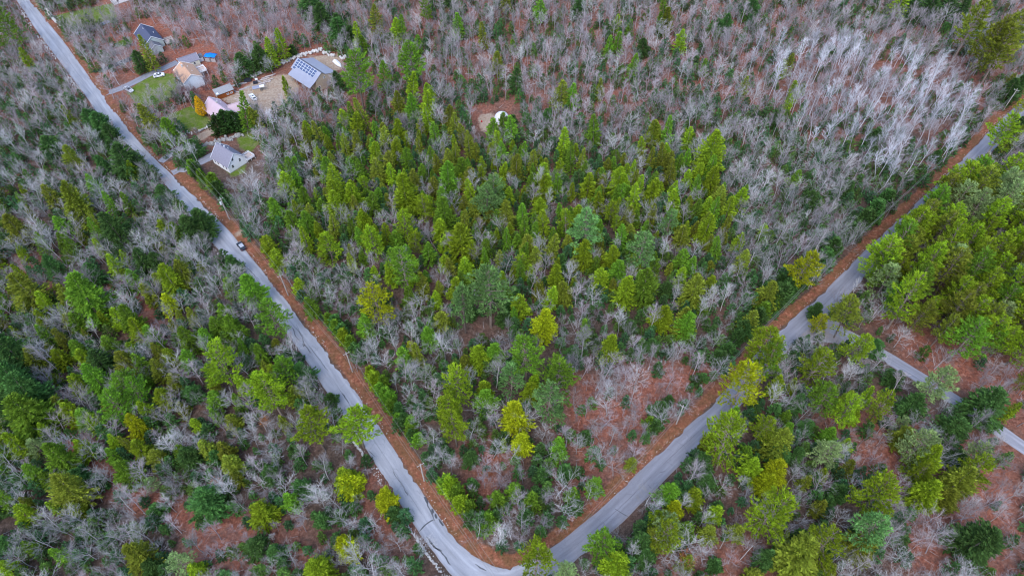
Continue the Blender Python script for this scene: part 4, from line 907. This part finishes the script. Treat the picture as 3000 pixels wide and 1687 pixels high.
def deck(parent, c, lx, ly, z, mat='white', rails=(1, 1, 1, 1)):
    d = empty('deck', (0, 0, 0)); d.parent = parent; d.location = (c[0], c[1], 0)
    n = max(4, int(ly/.35))
    for i in range(n): boxo('plank', d, (0, -ly/2 + (i+.5)*ly/n, z), (lx, ly/n-.03, .05), M['deckwood'])
    for (px_, py_) in ((-1, -1), (1, -1), (1, 1), (-1, 1), (0, 1), (1, 0)): boxo('post', d, (px_*(lx/2-.06), py_*(ly/2-.06), (z+.95)/2), (.12, .12, z+.95), M[mat])
    for k_, (cx, cy, sx, sy) in enumerate(((0, -ly/2, lx, .07), (lx/2, 0, .07, ly), (0, ly/2, lx, .07), (-lx/2, 0, .07, ly))):
        if rails[k_]: boxo('rail', d, (cx, cy, z+.98), (sx, sy, .08), M[mat]); boxo('rail', d, (cx, cy, z+.45), (sx*.98, sy*.98, .5), M[mat])
    return d
M['deckwood'] = plain('deck_boards', (.46, .38, .35), .85, .15, 2)
# grey cape house
h = gable_house('grey_house', 'pale grey house with grey shingle roof, three windows in its end wall', (-103.2, 194.2), -37.5, 9.2, 7.6, 3.2, 7.0, 'r_grey', 'greywall')
for (yy, zz_) in ((-1.15, 4.9), (1.45, 3.0), (-1.9, 2.2)): window(h, (4.61, yy, zz_), .75, 1.25, 'x', 1)
for xx in (-3.2, -1.5, 1.6, 3.3): window(h, (xx, -3.81, 1.9), .8, 1.2, 'y', -1)
boxo('door', h, (0, -3.84, 1.3), (1.0, .08, 2.05), M['white'])
for xx in (-2.5, 2.4): window(h, (xx, 3.81, 1.9), .9, 1.2, 'y', 1)
vent(h, -3.3, .45, 6.9, .25, .6); vent(h, -1.6, .8, 6.5, .3, .7); vent(h, -1.0, .4, 6.8, .3, .5); vent(h, -.4, 1.3, 5.9, .2, .7)
deck(h, (3.2, 5.6), 3.6, 3.4, .9)
b_ = MB()
for i in range(3): b_.box((3.0+i*.32, 7.75+i*.12, .7-.22*i), (.32, 1.3, .06))
# tan roofed raised ranch
h = gable_house('tan_roofed_house', 'white raised house with tan shingle roof and blank end wall', (-132.7, 245.0), -52.5, 11.0, 7.6, 4.3, 6.7, 'r_tan', 'paleblue')
for xx in (-4, -2, 1.6, 4.0): window(h, (xx, -3.81, 3.1), .9, 1.0, 'y', -1); window(h, (xx, 3.81, 3.1), .9, 1.0, 'y', 1)
boxo('door', h, (0, -3.84, 1.6), (1.0, .08, 2.1), M['white']); boxo('chimney', h, (-2.4, -.7, 6.7), (.8, .6, 1.1), M['concrete'])
vent(h, -2.0, 1.2, 6.1); vent(h, 1.8, 1.6, 5.8)
deck(h, (-2.6, 5.7), 4.0, 3.8, 2.2); boxo('entry_step', h, (-.2, -4.6, .3), (5.5, 1.3, .55), M['concrete']); boxo('downpipe', h, (5.53, -1.6, 2.2), (.06, .08, 3.9), M['concrete'])
# pink metal roof house with a wing
h = gable_house('pink_roofed_house', 'dark red house with pink metal roof and a side wing', (-114.0, 222.3), -43, 11.4, 7.2, 2.9, 5.9, 'r_pink', 'maroonwall', .45)
wg = gable_house('wing', '', (0, 0), 0, 7.2, 4.6, 2.7, 4.5, 'r_pink', 'maroonwall', .35); wg.parent = h; wg.location = (3.1, 6.4, 0); wg.rotation_euler = (0, 0, R(72))
for k_ in ('label', 'category'):
    if k_ in wg: del wg[k_]
for xx in (-1.6, .6): window(wg, (xx, -2.31, 1.6), .8, .9, 'y', -1)
for xx in (-3.6, -1.2, 2.6): window(h, (xx, -3.61, 1.7), .8, 1.1, 'y', -1)
boxo('door', h, (5.73, 1.0, 1.25), (.08, 1.0, 2.0), M['glass']); boxo('door_frame', h, (5.72, 1.6, 1.35), (.05, 2.6, 2.35), M['white'])
boxo('porch_beam', h, (6.6, 1.4, 2.7), (1.9, .14, .16), M['white']); boxo('porch_post', h, (7.4, 1.4, 1.35), (.14, .14, 2.6), M['white'])
boxo('chimney', h, (-.6, .2, 6.1), (.55, .55, .9), M['concrete']); vent(h, -3.2, 1.6, 4.9); vent(h, -2.0, 2.3, 4.3)
boxo('front_step', h, (1.5, -4.9, .25), (1.6, 2.2, .4), M['concrete'])
# navy roofed house with lower wing
h = gable_house('navy_roofed_house', 'grey-green house with navy shingle roof behind bare trees', (-159.4, 275.0), -52, 12.5, 8.0, 3.0, 6.0, 'r_navy', 'greenwall')
wg = gable_house('wing', '', (0, 0), 0, 4.6, 5.0, 2.6, 4.3, 'r_dark', 'greenwall', .25); wg.parent = h; wg.location = (8.2, -.6, 0)
for k_ in ('label', 'category'):
    if k_ in wg: del wg[k_]
for xx in (-4.5, -2, 2, 4.5): window(h, (xx, -4.01, 1.7), .9, 1.1, 'y', -1)
window(h, (6.26, 1.8, 1.7), .8, 1.1, 'x', 1); vent(h, -2.2, -.5, 6.0); vent(h, .8, 2.4, 4.6); deck(h, (5.0, 6.4), 4.2, 3.6, .8, 'concrete')
# white house cut by the top edge
x, y = G(340, -22, 3)
h = gable_house('white_house', 'white two-storey house with brown roof cut by the top edge', (x, y), -50, 11, 8.0, 5.6, 8.2, 'r_tan', 'white')
for zz_ in (1.8, 4.3):
    for yy in (-1.9, 1.7): window(h, (5.51, yy, zz_), .8, 1.1, 'x', 1)
    for xx in (-3, 0, 3): window(h, (xx, -4.01, zz_), .9, 1.1, 'y', -1)
# grey garage and the small barn-roofed shed beside it
h = gable_house('garage', 'cream garage with plain grey roof behind the tan-roofed house', (-137.0, 257.6), 36, 7.6, 4.6, 2.7, 4.5, 'r_grey', 'cream', .25, 'garage')
window(h, (1.6, -2.31, 1.5), .6, 1.0, 'y', -1); boxo('door', h, (-3.83, 0, 1.2), (.06, 2.4, 2.1), M['white'])
x, y = G(583, 165, 2); h = empty('small_shed', (x, y, 0), R(36)); tag(h, 'little shed with rounded barn roof at the right end of the garage', 'shed')
prof = [(-1.3, 0), (-1.3, 1.7), (-.95, 2.5), (0, 2.95), (.95, 2.5), (1.3, 1.7), (1.3, 0)]
w = MB(); w.poly([(-1.1, a, z) for a, z in prof[::-1]]); w.poly([(1.1, a, z) for a, z in prof]); w.quad((-1.1, -1.3, 0), (1.1, -1.3, 0), (1.1, -1.3, 1.7), (-1.1, -1.3, 1.7)); w.quad((1.1, 1.3, 0), (-1.1, 1.3, 0), (-1.1, 1.3, 1.7), (1.1, 1.3, 1.7)); w.build('wall', M['greywall'], h)
for i in range(1, 5):
    (y0, z0), (y1, z1) = prof[i], prof[i+1]; r_ = MB(); r_.slab([(-1.25, y0, z0+.06), (1.25, y0, z0+.06), (1.25, y1, z1+.06), (-1.25, y1, z1+.06)], .06); r_.build('roof_panel', M['r_dark'], h)
boxo('door', h, (.0, -1.33, .9), (1.0, .06, 1.6), M['white'])
# blue tarp shelter
M['tarp'] = plain('blue_tarp', (.005, .20, .72), .4, .25, 1.2); M['greywood'] = plain('weathered_wood', (.34, .31, .31), .9, .25, 3)
h = empty('tarp_shelter', (-128.6, 261.2, 0), R(-9)); tag(h, 'open shelter covered by a bright blue tarp', 'shelter')
V = []; n = 9
for i in range(n):
    for j in range(5): V.append((-2.5+5*i/(n-1), -1.6+3.2*j/4, 2.5+.12*math.sin(i*1.7+j)+.1*math.cos(j*2.2+i)+(.15 if j == 2 else 0)))
o = obj('tarp', mesh('tarp', V, [(i*5+j, (i+1)*5+j, (i+1)*5+j+1, i*5+j+1) for i in range(n-1) for j in range(4)], M['tarp'], smooth=True), parent=h)
sm = o.modifiers.new('thick', 'SOLIDIFY'); sm.thickness = .04
for px_, py_ in ((-2.3, -1.4), (2.3, -1.4), (2.3, 1.4), (-2.3, 1.4), (0, -1.4)): boxo('post', h, (px_, py_, 1.2), (.14, .14, 2.4), M['greywood'])
boxo('side_panel', h, (-1.3, -1.45, .95), (2.0, .06, 1.7), M['greywood']); boxo('side_panel', h, (1.3, -1.45, .95), (1.9, .06, 1.7), M['greywood'])
# orange brown shed
h = empty('orange_shed', (-116.4, 236.0, 0), R(37)); tag(h, 'long orange-brown wooden shed with grey sloping roof', 'shed')
w = MB(); w.poly([(-3.4, -1.4, .1), (-3.4, -1.4, 2.3), (-3.4, 1.4, 3.1), (-3.4, 1.4, .1)]); w.poly([(3.4, -1.4, .1), (3.4, 1.4, .1), (3.4, 1.4, 3.1), (3.4, -1.4, 2.3)])
w.quad((-3.4, 1.4, .1), (-3.4, 1.4, 3.1), (3.4, 1.4, 3.1), (3.4, 1.4, .1)); w.build('wall', M['tanwall'], h)
for i in range(17): boxo('board', h, (-3.2+.4*i, -1.43, 1.2), (.37, .06, 2.2), M['orangewall'])
r_ = MB(); r_.slab([(-3.7, -1.75, 2.28), (3.7, -1.75, 2.28), (3.7, 1.7, 3.28), (-3.7, 1.7, 3.28)], .12); r_.build('roof', M['r_shed'], h)
boxo('skylight', h, (-2.9, -1.0, 2.56), (.9, .9, .06), M['tarp_pale'] if 'tarp_pale' in M else M['paleblue'], rx=R(16))
for xx in (.9, 2.4): window(h, (xx, -1.47, 1.1), .8, .5, 'y', -1)
# barn with solar panels
h = empty('solar_barn', (-82.5, 245.9, 0), R(-43)); tag(h, 'big grey-roofed barn with a block of solar panels on its roof', 'barn')
a = 8.0; S1, S2, S3, S4 = (-4.2, 4.75), (-6.8, 3.5), (1.6, 6.3), (7.0, 4.3)
w = MB()
for sx in (-1, 1):
    p = [(-3.3, 0), (7.0-.2, 0), (6.8, 4.15), (1.6, 6.15), (0, 7.3), (-3.3, 5.15)]
    w.poly([(sx*(a-.3), y_, z_) for y_, z_ in (p if sx > 0 else p[::-1])])
w.quad((-7.7, 6.8, 0), (-7.7, 6.8, 4.15), (7.7, 6.8, 4.15), (7.7, 6.8, 0)); w.quad((-7.7, -3.3, 0), (7.7, -3.3, 0), (7.7, -3.3, 5.1), (-7.7, -3.3, 5.1)); w.build('wall', M['tanwall'], h)
for (y0, z0), (y1, z1), mt, x0 in (((0, 7.5), S1, 'r_barn', -a), (S1, S2, 'r_barn', -a+1.2)):
    r_ = MB(); r_.slab([(x0, y1, z1), (a, y1, z1), (a, y0, z0), (x0, y0, z0)], .12); r_.build('roof_panel', M[mt], h)
for (y0, z0), (y1, z1), mt in (((0, 7.5), S3, 'r_dark'), (S3, S4, 'r_barn')):
    r_ = MB(); r_.slab([(a, y1, z1), (-a, y1, z1), (-a, y0, z0), (a, y0, z0)], .12); r_.build('roof_panel', M[mt], h)
sl = math.atan2(7.5-4.75, 4.2)
M['solar'] = plain('solar_cells', (.06, .085, .17), .4, .3, 6, 0, .4)
for c_ in range(7):
    for r__ in range(3 + (c_ == 0)):
        d_ = .3 + 1.1*r__ + .52; px_ = -7.0 + 1.86*c_ + .8
        o = boxo('solar_panel', h, (px_, -d_*math.cos(sl), 7.5 - d_*math.sin(sl) + .09), (1.72, 1.0, .05), M['solar'], rx=0); o.rotation_euler = (sl, 0, 0)
        fr = MB()
        for (cx, cy, sx, sy) in ((0, .52, 1.82, .05), (0, -.52, 1.82, .05), (.88, 0, .05, .98), (-.88, 0, .05, .98)): fr.box((cx, cy, .01), (sx, sy, .07))
        fr.build('frame', M['white'], o)
for xx in (-6.4, -2.5, 1.5, 5.5, 7.6): boxo('porch_post', h, (xx, -6.0, 1.8), (.2, .2, 3.5), M['greywood'])
boxo('porch_beam', h, (.6, -6.0, 3.5), (14.2, .18, .2), M['greywood'])
window(h, (7.71, 1.0, 4.9), .7, .7, 'x', 1); window(h, (7.71, -2.2, 1.6), .9, 1.2, 'x', 1); window(h, (7.71, 5.2, 2.6), 1.0, 1.0, 'x', 1); boxo('door', h, (7.73, 2.6, 1.3), (.08, 1.8, 2.5), M['greywood'])
# yard shed with a yellow side
M['yellow'] = plain('yellow_board', (.62, .36, .05), .6, .1)
x, y = G(752, 262, .8); h = empty('yard_shed', (x, y, 0), R(22)); tag(h, 'low grey shed with a yellow end in the dirt yard', 'shed')
boxo('wall', h, (0, 0, .85), (2.6, 1.9, 1.7), M['tanwall']); boxo('yellow_end', h, (-1.35, 0, .85), (.06, 1.9, 1.7), M['yellow']); boxo('roof', h, (0, 0, 1.76), (3.0, 2.3, .1), M['r_barn'])
boxo('lean_to_roof', h, (2.3, -.3, 1.95), (1.9, 1.7, .08), M['greywall'])
for px_, py_ in ((1.6, -1), (3.1, -1), (3.1, .4), (1.6, .4)): boxo('post', h, (px_, py_, .95), (.1, .1, 1.9), M['greywood'])
# logs and planks in the yard
logm = MB(); logm.tube([(-2.4, 0, 0), (2.4, 0, 0)], .17, 7); logme = logm.me('log', plain('grey_logs', (.40, .35, .34), .9, .3, 2)); zc = Vector((0, 0, 1))
names = 'front,second,third,fourth,fifth,sixth,seventh,eighth,ninth,tenth'.split(',')
for i in range(10):
    u, v = 752 + 5*(i % 5) + 6*(i//5), 249 - 3.1*i; x, y = G(u+14, v, .2)
    o = obj('log', logme, loc=(x, y, .18 + .3*(i % 3 == 1))); o.rotation_euler = (0, 0, R(28 + 5*math.sin(i*2.1))); o.scale = (.7+.35*((i*7) % 5)/5, 1, 1)
    tag(o, 'weathered grey log lying in the yard pile, %s row counted from the shed' % names[i], 'log', 'logs of the yard pile')
plk = MB(); plk.box((0, 0, 0), (4.4, .3, .12)); plme = plk.me('plank', M['greywood'])
for i in range(6):
    x, y = G(752 + 3*i, 233 + 2.2*i, .4); o = obj('plank', plme, loc=(x, y, .25+.1*(i % 2))); o.rotation_euler = (0, 0, R(-48+3*i)); tag(o, 'loose grey plank crossing the log pile, %s from its left end' % names[i], 'plank', 'planks of the yard pile')
M['black'] = plain('black_tarp', (.03, .033, .045), .5, .3)
for i, (u, v, lx, ly, mt, lab) in enumerate(((725, 236, 3.0, 2.2, 'black', 'black tarp-covered stack at the left end of the stone wall'), (748, 243, 1.8, 1.4, 'black', 'black covered crate behind the yellow-ended shed'), (752, 237, 1.1, .8, 'greywall', 'pale box on top of the yard clutter'),
                                     (700, 246, 6.5, 1.2, 'greywood', 'grey plank walkway from the orange shed to the yard'), (716, 258, 4.6, .9, 'greywood', 'short grey ramp beside the yellow-ended shed'), (692, 268, 3.8, .4, 'greywood', 'narrow grey beams at the right end of the orange shed'))):
    x, y = G(u, v, .3); e_ = MB(); hh = (.9, .8, .5, .2, .2, .3)[i]
    n = 1 if i < 3 else 4
    for q in range(n): e_.box((0, (q-(n-1)/2)*ly/n, hh/2 + (.0 if i != 2 else .8)), (lx, ly/n*.86, hh), 0, .94)
    o = e_.build('stack' if i < 3 else 'boardwalk', M[mt], None, (x, y, 0)); o.rotation_euler = (0, 0, R((18, 20, 20, 26, 34, -18)[i])); tag(o, lab, 'stack' if i < 3 else 'boards')
# white wrapped boat
x, y = G(990, 187, .6); h = MB(); secs = []
for i in range(9):
    t = i/8; wd = .95*math.sin(min(1, (1-t)*1.6+.02)*math.pi/2)**.8 + .03; hh = 1.3 - .35*t + .12*math.sin(i*2)
    secs.append([(-2.9+5.8*t, yy*wd, zz_) for yy, zz_ in ((-1, .25), (-1.05, .7), (-.45, hh*.85), (0, hh), (.45, hh*.85), (1.05, .7), (1, .25))])
for i in range(8):
    for j in range(6): h.quad(secs[i][j], secs[i+1][j], secs[i+1][j+1], secs[i][j+1])
h.poly(secs[0][::-1]); h.poly(secs[8]); o = h.build('wrapped_boat', M['white'], None, (x, y, 0)); o.rotation_euler = (0, 0, R(-52)); tag(o, 'boat shrink-wrapped in white behind the barn', 'boat')
# ------------------------------------------------------------------ stone walls
STM = [mesh('stone', *stone_mesh(40+i, .8), M['stone']) for i in range(6)]; STD = [mesh('stone', *stone_mesh(60+i, .8), M['stone_d']) for i in range(4)]
def stone_wall(name, label, pl, step, wd, smin, smax, meshes, z=.25, cat='stone wall'):
    c = resample(gl(pl), step); h = empty(name, (c[0][0], c[0][1], 0)); tag(h, label, cat); rs = random.Random(int(pl[0][0]))
    for p in c:
        for _ in range(3 if wd > .8 else 2):
            s = rs.uniform(smin, smax); o = obj('stone', rs.choice(meshes), parent=h)
            o.location = (p[0]-c[0][0]+rs.gauss(0, wd*.5), p[1]-c[0][1]+rs.gauss(0, wd*.5), z*rs.uniform(.3, 2.2)); o.scale = (s, s, s*.9); o.rotation_euler = (rs.gauss(0, .2), rs.gauss(0, .2), rs.uniform(0, 6.28))
def z4(*q): return [(680+a*.13975, 130+b_*.13975) for a, b_ in q]
stone_wall('stone_wall', 'long pale fieldstone wall behind the barn and the yard', z4((400,700),(600,600),(690,540),(830,490),(990,430),(1100,390),(1250,320),(1400,262),(1500,230),(1640,190),(1760,150),(1880,118)), .62, 1.0, .7, 1.3, STM)
stone_wall('stone_wall', 'pale stone wall along the lawn at upper left', [(138,25),(143,38),(155,55),(168,68),(186,83)], .6, .7, .6, 1.2, STM)
stone_wall('stone_wall', 'low stone edging between lawn and gravel drive', [(546,388),(560,394),(580,388),(600,378),(622,366)], .6, .4, .5, .9, STM+STD)
stone_wall('stone_wall', 'dark stone pile between the grey house and the gravel drive', [(592,432),(610,424),(632,420),(660,412),(690,402),(705,396)], .6, 1.2, .6, 1.3, STD)
for i, (u, v, lab) in enumerate(((955, 157, 'round heap of pale stones behind the barn'), (972, 165, 'flat pale boulders left of the wrapped boat'), (1006, 170, 'pale boulders right of the wrapped boat'))):
    stone_wall('stone_heap', lab, [(u-6, v), (u+6, v+1)], .6, 1.0, .8, 1.4, STM, cat='stones')
# ------------------------------------------------------------------ dome in the woods
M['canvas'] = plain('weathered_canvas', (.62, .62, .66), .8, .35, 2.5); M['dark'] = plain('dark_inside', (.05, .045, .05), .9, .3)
x, y = G(1470, 354); h = empty('dome_shelter', (x, y, 0), 0); tag(h, 'weathered white dome shelter with an open dark front', 'dome'); D = MB(); nr, na = 6, 20
def dp(i, j): e = i/nr*math.pi/2; a = 2*math.pi*j/na; rr_ = 2.9*math.cos(e); return (rr_*math.cos(a), rr_*math.sin(a), 1.1+2.7*math.sin(e))
for j in range(na):
    a = (j+.5)*360/na
    open_ = 255 < a < 335
    if not open_:
        q = dp(0, j), dp(0, j+1); D.quad((q[0][0], q[0][1], 0), (q[1][0], q[1][1], 0), q[1], q[0])
    for i in range(nr):
        if open_ and i < 3: continue
        D.quad(dp(i, j), dp(i, j+1), dp(i+1, j+1), dp(i+1, j))
o = D.build('cover', M['canvas'], h); o.modifiers.new('thick', 'SOLIDIFY').thickness = .06
fr = MB()
for j in range(0, na, 2): fr.tube([(dp(0, j)[0]*.98, dp(0, j)[1]*.98, 0)] + [tuple(np.array(dp(i, j))*.985) for i in range(nr+1)], .05, 4)
fr.build('frame', M['greywood'], h)
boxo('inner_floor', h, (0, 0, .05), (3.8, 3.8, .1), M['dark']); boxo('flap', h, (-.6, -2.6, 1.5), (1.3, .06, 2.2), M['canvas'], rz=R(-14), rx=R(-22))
x, y = G(1411, 356, .3); c_ = MB(); c_.box((0, 0, .28), (.5, .4, .5), .4, .85); c_.box((0, 0, .62), (.16, .12, .2), .4, .8); o = c_.build('red_can', plain('red_plastic', (.45, .01, .015), .5, .1), None, (x, y, 0)); tag(o, 'small red can on the bare ground by the dome', 'can')
# ------------------------------------------------------------------ cars
M['tyre'] = plain('tyre', (.025, .025, .027), .9, .2); M['rim'] = plain('rim', (.4, .4, .42), .4, .1, 1, .6); M['lampr'] = plain('tail_lamp', (.3, .01, .01), .3, .1); M['lampw'] = plain('head_lamp', (.7, .7, .72), .2, .05)
def paint(name, c): return plain(name, c, .25, .04, 1, 0, .5)
def car(label, loc, ang, L, body, roofc=None, hatch=True):
    h = empty('car', (loc[0], loc[1], loc[2] if len(loc) > 2 else 0.0), R(ang)); tag(h, label, 'car', 'cars in view'); W = 1.8; k_ = L/4.4
    prof = [(-2.2, .35), (-2.2, .78), (-2.08, .92), (-1.2, .97), (1.35, .95), (1.95, .84), (2.2, .62), (2.2, .35)]
    bd = MB(); n = len(prof)
    for sgn, wd, dz in ((-1, .90, 0), (-1, .84, 0), (1, .84, 0), (1, .90, 0)): pass
    rows = [(-.9, .0), (-.86, .05), (.86, .05), (.9, .0)]
    for yy, lift in rows: bd.V += [(px_*k_, yy*(1 - (.06 if abs(px_) > 2 else 0)), pz + (lift if pz > .6 else 0)) for px_, pz in prof]
    for q in range(3):
        for i in range(n): j = (i+1) % n; bd.F.append((q*n+i, q*n+j, (q+1)*n+j, (q+1)*n+i))
    bd.F += [tuple(range(n)), tuple(range(3*n, 4*n))[::-1]]; bd.T = [1]*len(bd.F)
    bd.build('body', body, h)
    g = MB(); x0, x1, x2, x3 = (-2.0 if hatch else -1.6)*k_, (-1.55 if hatch else -.9)*k_, .25*k_, 1.15*k_
    lo_ = [(x0, -.8, .95), (x3, -.8, .95), (x3, .8, .95), (x0, .8, .95)]; hi = [(x1, -.62, 1.44), (x2, -.62, 1.44), (x2, .62, 1.44), (x1, .62, 1.44)]
    nms = ('side_window', 'windscreen', 'side_window', 'rear_window')
    for i in range(4):
        w = MB(); w.quad(lo_[i], lo_[(i+1) % 4], hi[(i+1) % 4], hi[i]); w.build(nms[i], M['glass'], h)
        p = MB(); p.tube([lo_[i], hi[i]], .06, 4); p.build('pillar', body, h)
    r_ = MB(); r_.slab([(q[0]*1.02, q[1]*1.05, 1.49) for q in hi], .06); r_.build('roof', roofc or body, h)
    if roofc is None: boxo('sunroof', h, ((x1+x2)/2+.2, 0, 1.5), (.7, .8, .02), M['glass'])
    for sx in (-1.35, 1.38):
        for sy in (-1, 1):
            t_ = MB(); t_.tube([(0, -.1, 0), (0, .1, 0)], .33, 12); o = t_.build('wheel', M['tyre'], h); o.location = (sx*k_, sy*.82, .33)
            t_ = MB(); t_.tube([(0, -.012, 0), (0, .012, 0)], .2, 10); q = t_.build('rim', M['rim'], o); q.location = (0, sy*.1, 0)
    for sy in (-1, 1): boxo('headlight', h, (2.16*k_, sy*.62, .68), (.12, .34, .14), M['lampw']); boxo('taillight', h, (-2.18*k_, sy*.66, .76), (.08, .26, .22), M['lampr'])
    return h
car('dark hatchback with pale roof stopped on the left road', (-88.7, 152.2, .09), 130.4, 4.1, paint('dark_paint', (.025, .03, .045)), paint('silver_roof', (.38, .40, .45)))
car('silver sedan parked at the edge of the lawn under a birch', (-156.6, 239.2, .05), -35.6, 4.9, paint('silver_paint', (.55, .56, .6)), None, False)
car('white car on the driveway of the tan-roofed house', (-147.4, 249.2, .06), 22, 4.3, paint('white_paint_car', (.75, .76, .8)))
car('white car on the dirt yard below the yellow-ended shed', (-104.6, 234.0, .02), 127.4, 4.7, paint('white_paint_car', (.78, .79, .82)))
# ------------------------------------------------------------------ utility poles and wires
M['pole'] = plain('pole_wood', (.36, .32, .30), .9, .2, 1); M['wirem'] = plain('wire', (.22, .22, .21), .6, .1); M['galv'] = plain('galvanised', (.6, .61, .63), .5, .1)
def pole(loc, ang, label, transformer=False, H=10.0):
    h = empty('utility_pole', (loc[0], loc[1], 0), R(ang)); tag(h, label, 'utility pole', 'utility poles beside the roads')
    p = MB(); p.tube([(0, 0, -.2), (0, 0, H)], [.19, .13], 8); p.build('pole', M['pole'], h)
    boxo('crossarm', h, (0, .0, H-.55), (1.9, .12, .13), M['pole'])
    for xx in (-.85, .85, 0):
        i_ = MB(); i_.tube([(0, 0, 0), (0, 0, .1), (0, 0, .22)], [.04, .07, .04], 6); o = i_.build('insulator', M['galv'], h); o.location = (xx, 0, H-.48 if xx else H)
    if transformer:
        t_ = MB(); t_.tube([(0, 0, -.5), (0, 0, .5), (0, 0, .62)], [.3, .3, .2], 12); o = t_.build('transformer', M['galv'], h); o.location = (-.5, 0, H-2.2)
    return h
PL = [G(455, 392), G(673, 643), G(845, 866), G(1033, 1090), G(1243, 1409), G(1455, 1720)]
PR = [G(1700, 1560), G(1981, 1242), G(2366, 847), G(2938, 325)]
pole(PL[1], 38, 'utility pole with white transformer on the left road verge', True)
pole(PL[2], 38, 'utility pole on the left verge between car and walking person'); pole(PL[3], 36, 'utility pole midway along the left road verge'); pole(PL[4], 33, 'utility pole on the left road verge nearest the bend')
pole(PR[1], -38, 'utility pole on the right road verge beside the leafy clearing'); pole(PR[2], -42, 'utility pole under the lone bright pine by the right road'); pole(PR[3], -42, 'utility pole beside the right road at far upper right')
def wire(pts_, off, z, label):
    w = MB(); P_ = []
    for i in range(len(pts_)-1):
        A, B = np.array(pts_[i]), np.array(pts_[i+1]); t_ = (B-A)/np.hypot(*(B-A)); nn = np.array([t_[1], -t_[0]])
        for q in range(13 if i == len(pts_)-2 else 12):
            t = q/12; p = A*(1-t)+B*t + nn*off; P_.append((p[0], p[1], z - 4*.7*t*(1-t)))
    w.tube(P_, .032, 3); o = w.build('overhead_wire', M['wirem']); tag(o, label, 'wire', 'overhead wires')
for off, z, nm in ((.85, 9.65, 'outer'), (-.85, 9.65, 'inner'), (.0, 7.6, 'lower')):
    wire(PL, off, z, f'{nm} overhead wire along the left road')
    if off >= 0: wire(PR, off, z, f'{nm} overhead wire along the right road')
# ------------------------------------------------------------------ person walking on the road
def skin(name, V, Ed, rad, mat, parent):
    me = bpy.data.meshes.new(name); me.from_pydata(V, Ed, []); o = obj(name, me, mat, parent)
    o.modifiers.new('skin', 'SKIN'); o.modifiers.new('sub', 'SUBSURF').levels = 1
    lay = me.skin_vertices[0] if me.skin_vertices else None
    if lay:
        for i, r_ in enumerate(rad): lay.data[i].radius = (r_, r_)
        lay.data[0].use_root = True
    return o
M['skinm'] = plain('skin', (.48, .30, .23), .6, .05); M['jacket'] = plain('black_jacket', (.018, .018, .022), .8, .2); M['jeans'] = plain('blue_jeans', (.07, .10, .17), .85, .2); M['hair'] = plain('dark_hair', (.03, .022, .018), .7, .2)
x, y = G(846, 925); h = empty('person', (x, y, .09), R(130)); tag(h, 'person in black jacket and jeans walking along the left road', 'person')
# x forward, z up
V = [(0, 0, .93), (0, 0, 1.15), (.01, 0, 1.38), (.02, 0, 1.50), (.03, 0, 1.58), (.04, 0, 1.68), (0, .19, 1.40), (-.06, .24, 1.13), (.10, .25, .90), (0, -.19, 1.40), (.05, -.24, 1.13), (.24, -.24, .95), (0, .09, .90), (.16, .10, .50), (.12, .10, .08), (.27, .10, .04), (0, -.09, .90), (-.02, -.10, .50), (-.26, -.10, .14), (-.14, -.10, .05)]
Ed = [(0, 1), (1, 2), (2, 3), (3, 4), (4, 5), (2, 6), (6, 7), (7, 8), (2, 9), (9, 10), (10, 11), (0, 12), (12, 13), (13, 14), (14, 15), (0, 16), (16, 17), (17, 18), (18, 19)]
rad = [.14, .13, .15, .06, .09, .10, .06, .045, .035, .06, .045, .035, .09, .06, .045, .04, .09, .06, .045, .04]
def hand(V, Ed, rad, w, s):
    b0 = V[w]
    n = len(V); V.append((b0[0]+.05, b0[1], b0[2]-.07)); Ed.append((w, n)); rad.append(.032)
    for k_, (dy, L_) in enumerate(((-.03, .07), (-.01, .085), (.01, .08), (.03, .06))):
        m_ = len(V); V.append((b0[0]+.06, b0[1]+dy, b0[2]-.10)); V.append((b0[0]+.065, b0[1]+dy, b0[2]-.10-L_)); Ed.extend([(n, m_), (m_, m_+1)]); rad.extend([.009, .008])
    m_ = len(V); V.append((b0[0]+.10, b0[1]+s*.02, b0[2]-.09)); Ed.append((n, m_)); rad.append(.01)
hand(V, Ed, rad, 8, 1); hand(V, Ed, rad, 11, -1)
skin('body', V, Ed, rad, M['skinm'], h)
skin('jacket', V[:3]+[V[3], V[6], V[7], V[8], V[9], V[10], V[11]], [(0, 1), (1, 2), (2, 3), (2, 4), (4, 5), (5, 6), (2, 7), (7, 8), (8, 9)], [.165, .16, .18, .085, .085, .07, .055, .085, .07, .055], M['jacket'], h)
skin('jeans', [V[0], V[12], V[13], V[14], V[16], V[17], V[18]], [(0, 1), (1, 2), (2, 3), (0, 4), (4, 5), (5, 6)], [.155, .105, .078, .065, .105, .078, .065], M['jeans'], h)
hr = MB(); 
for i in range(4):
    for j in range(10):
        def hp(i_, j_): e = i_/4*1.45; a = j_/10*6.2832; return (.03+.115*math.cos(e)*math.cos(a)-.02, .105*math.cos(e)*math.sin(a), 1.66+.13*math.sin(e))
        hr.quad(hp(i, j), hp(i, j+1), hp(i+1, j+1), hp(i+1, j))
hr.build('hair', M['hair'], h)
for o_, c_ in (((.145, .035, 1.66), (.015, .02, .015)), ((.145, -.035, 1.66), (.015, .02, .015))): boxo('eye', h, o_, c_, M['hair'])
boxo('nose', h, (.15, 0, 1.63), (.03, .025, .04), M['skinm'])
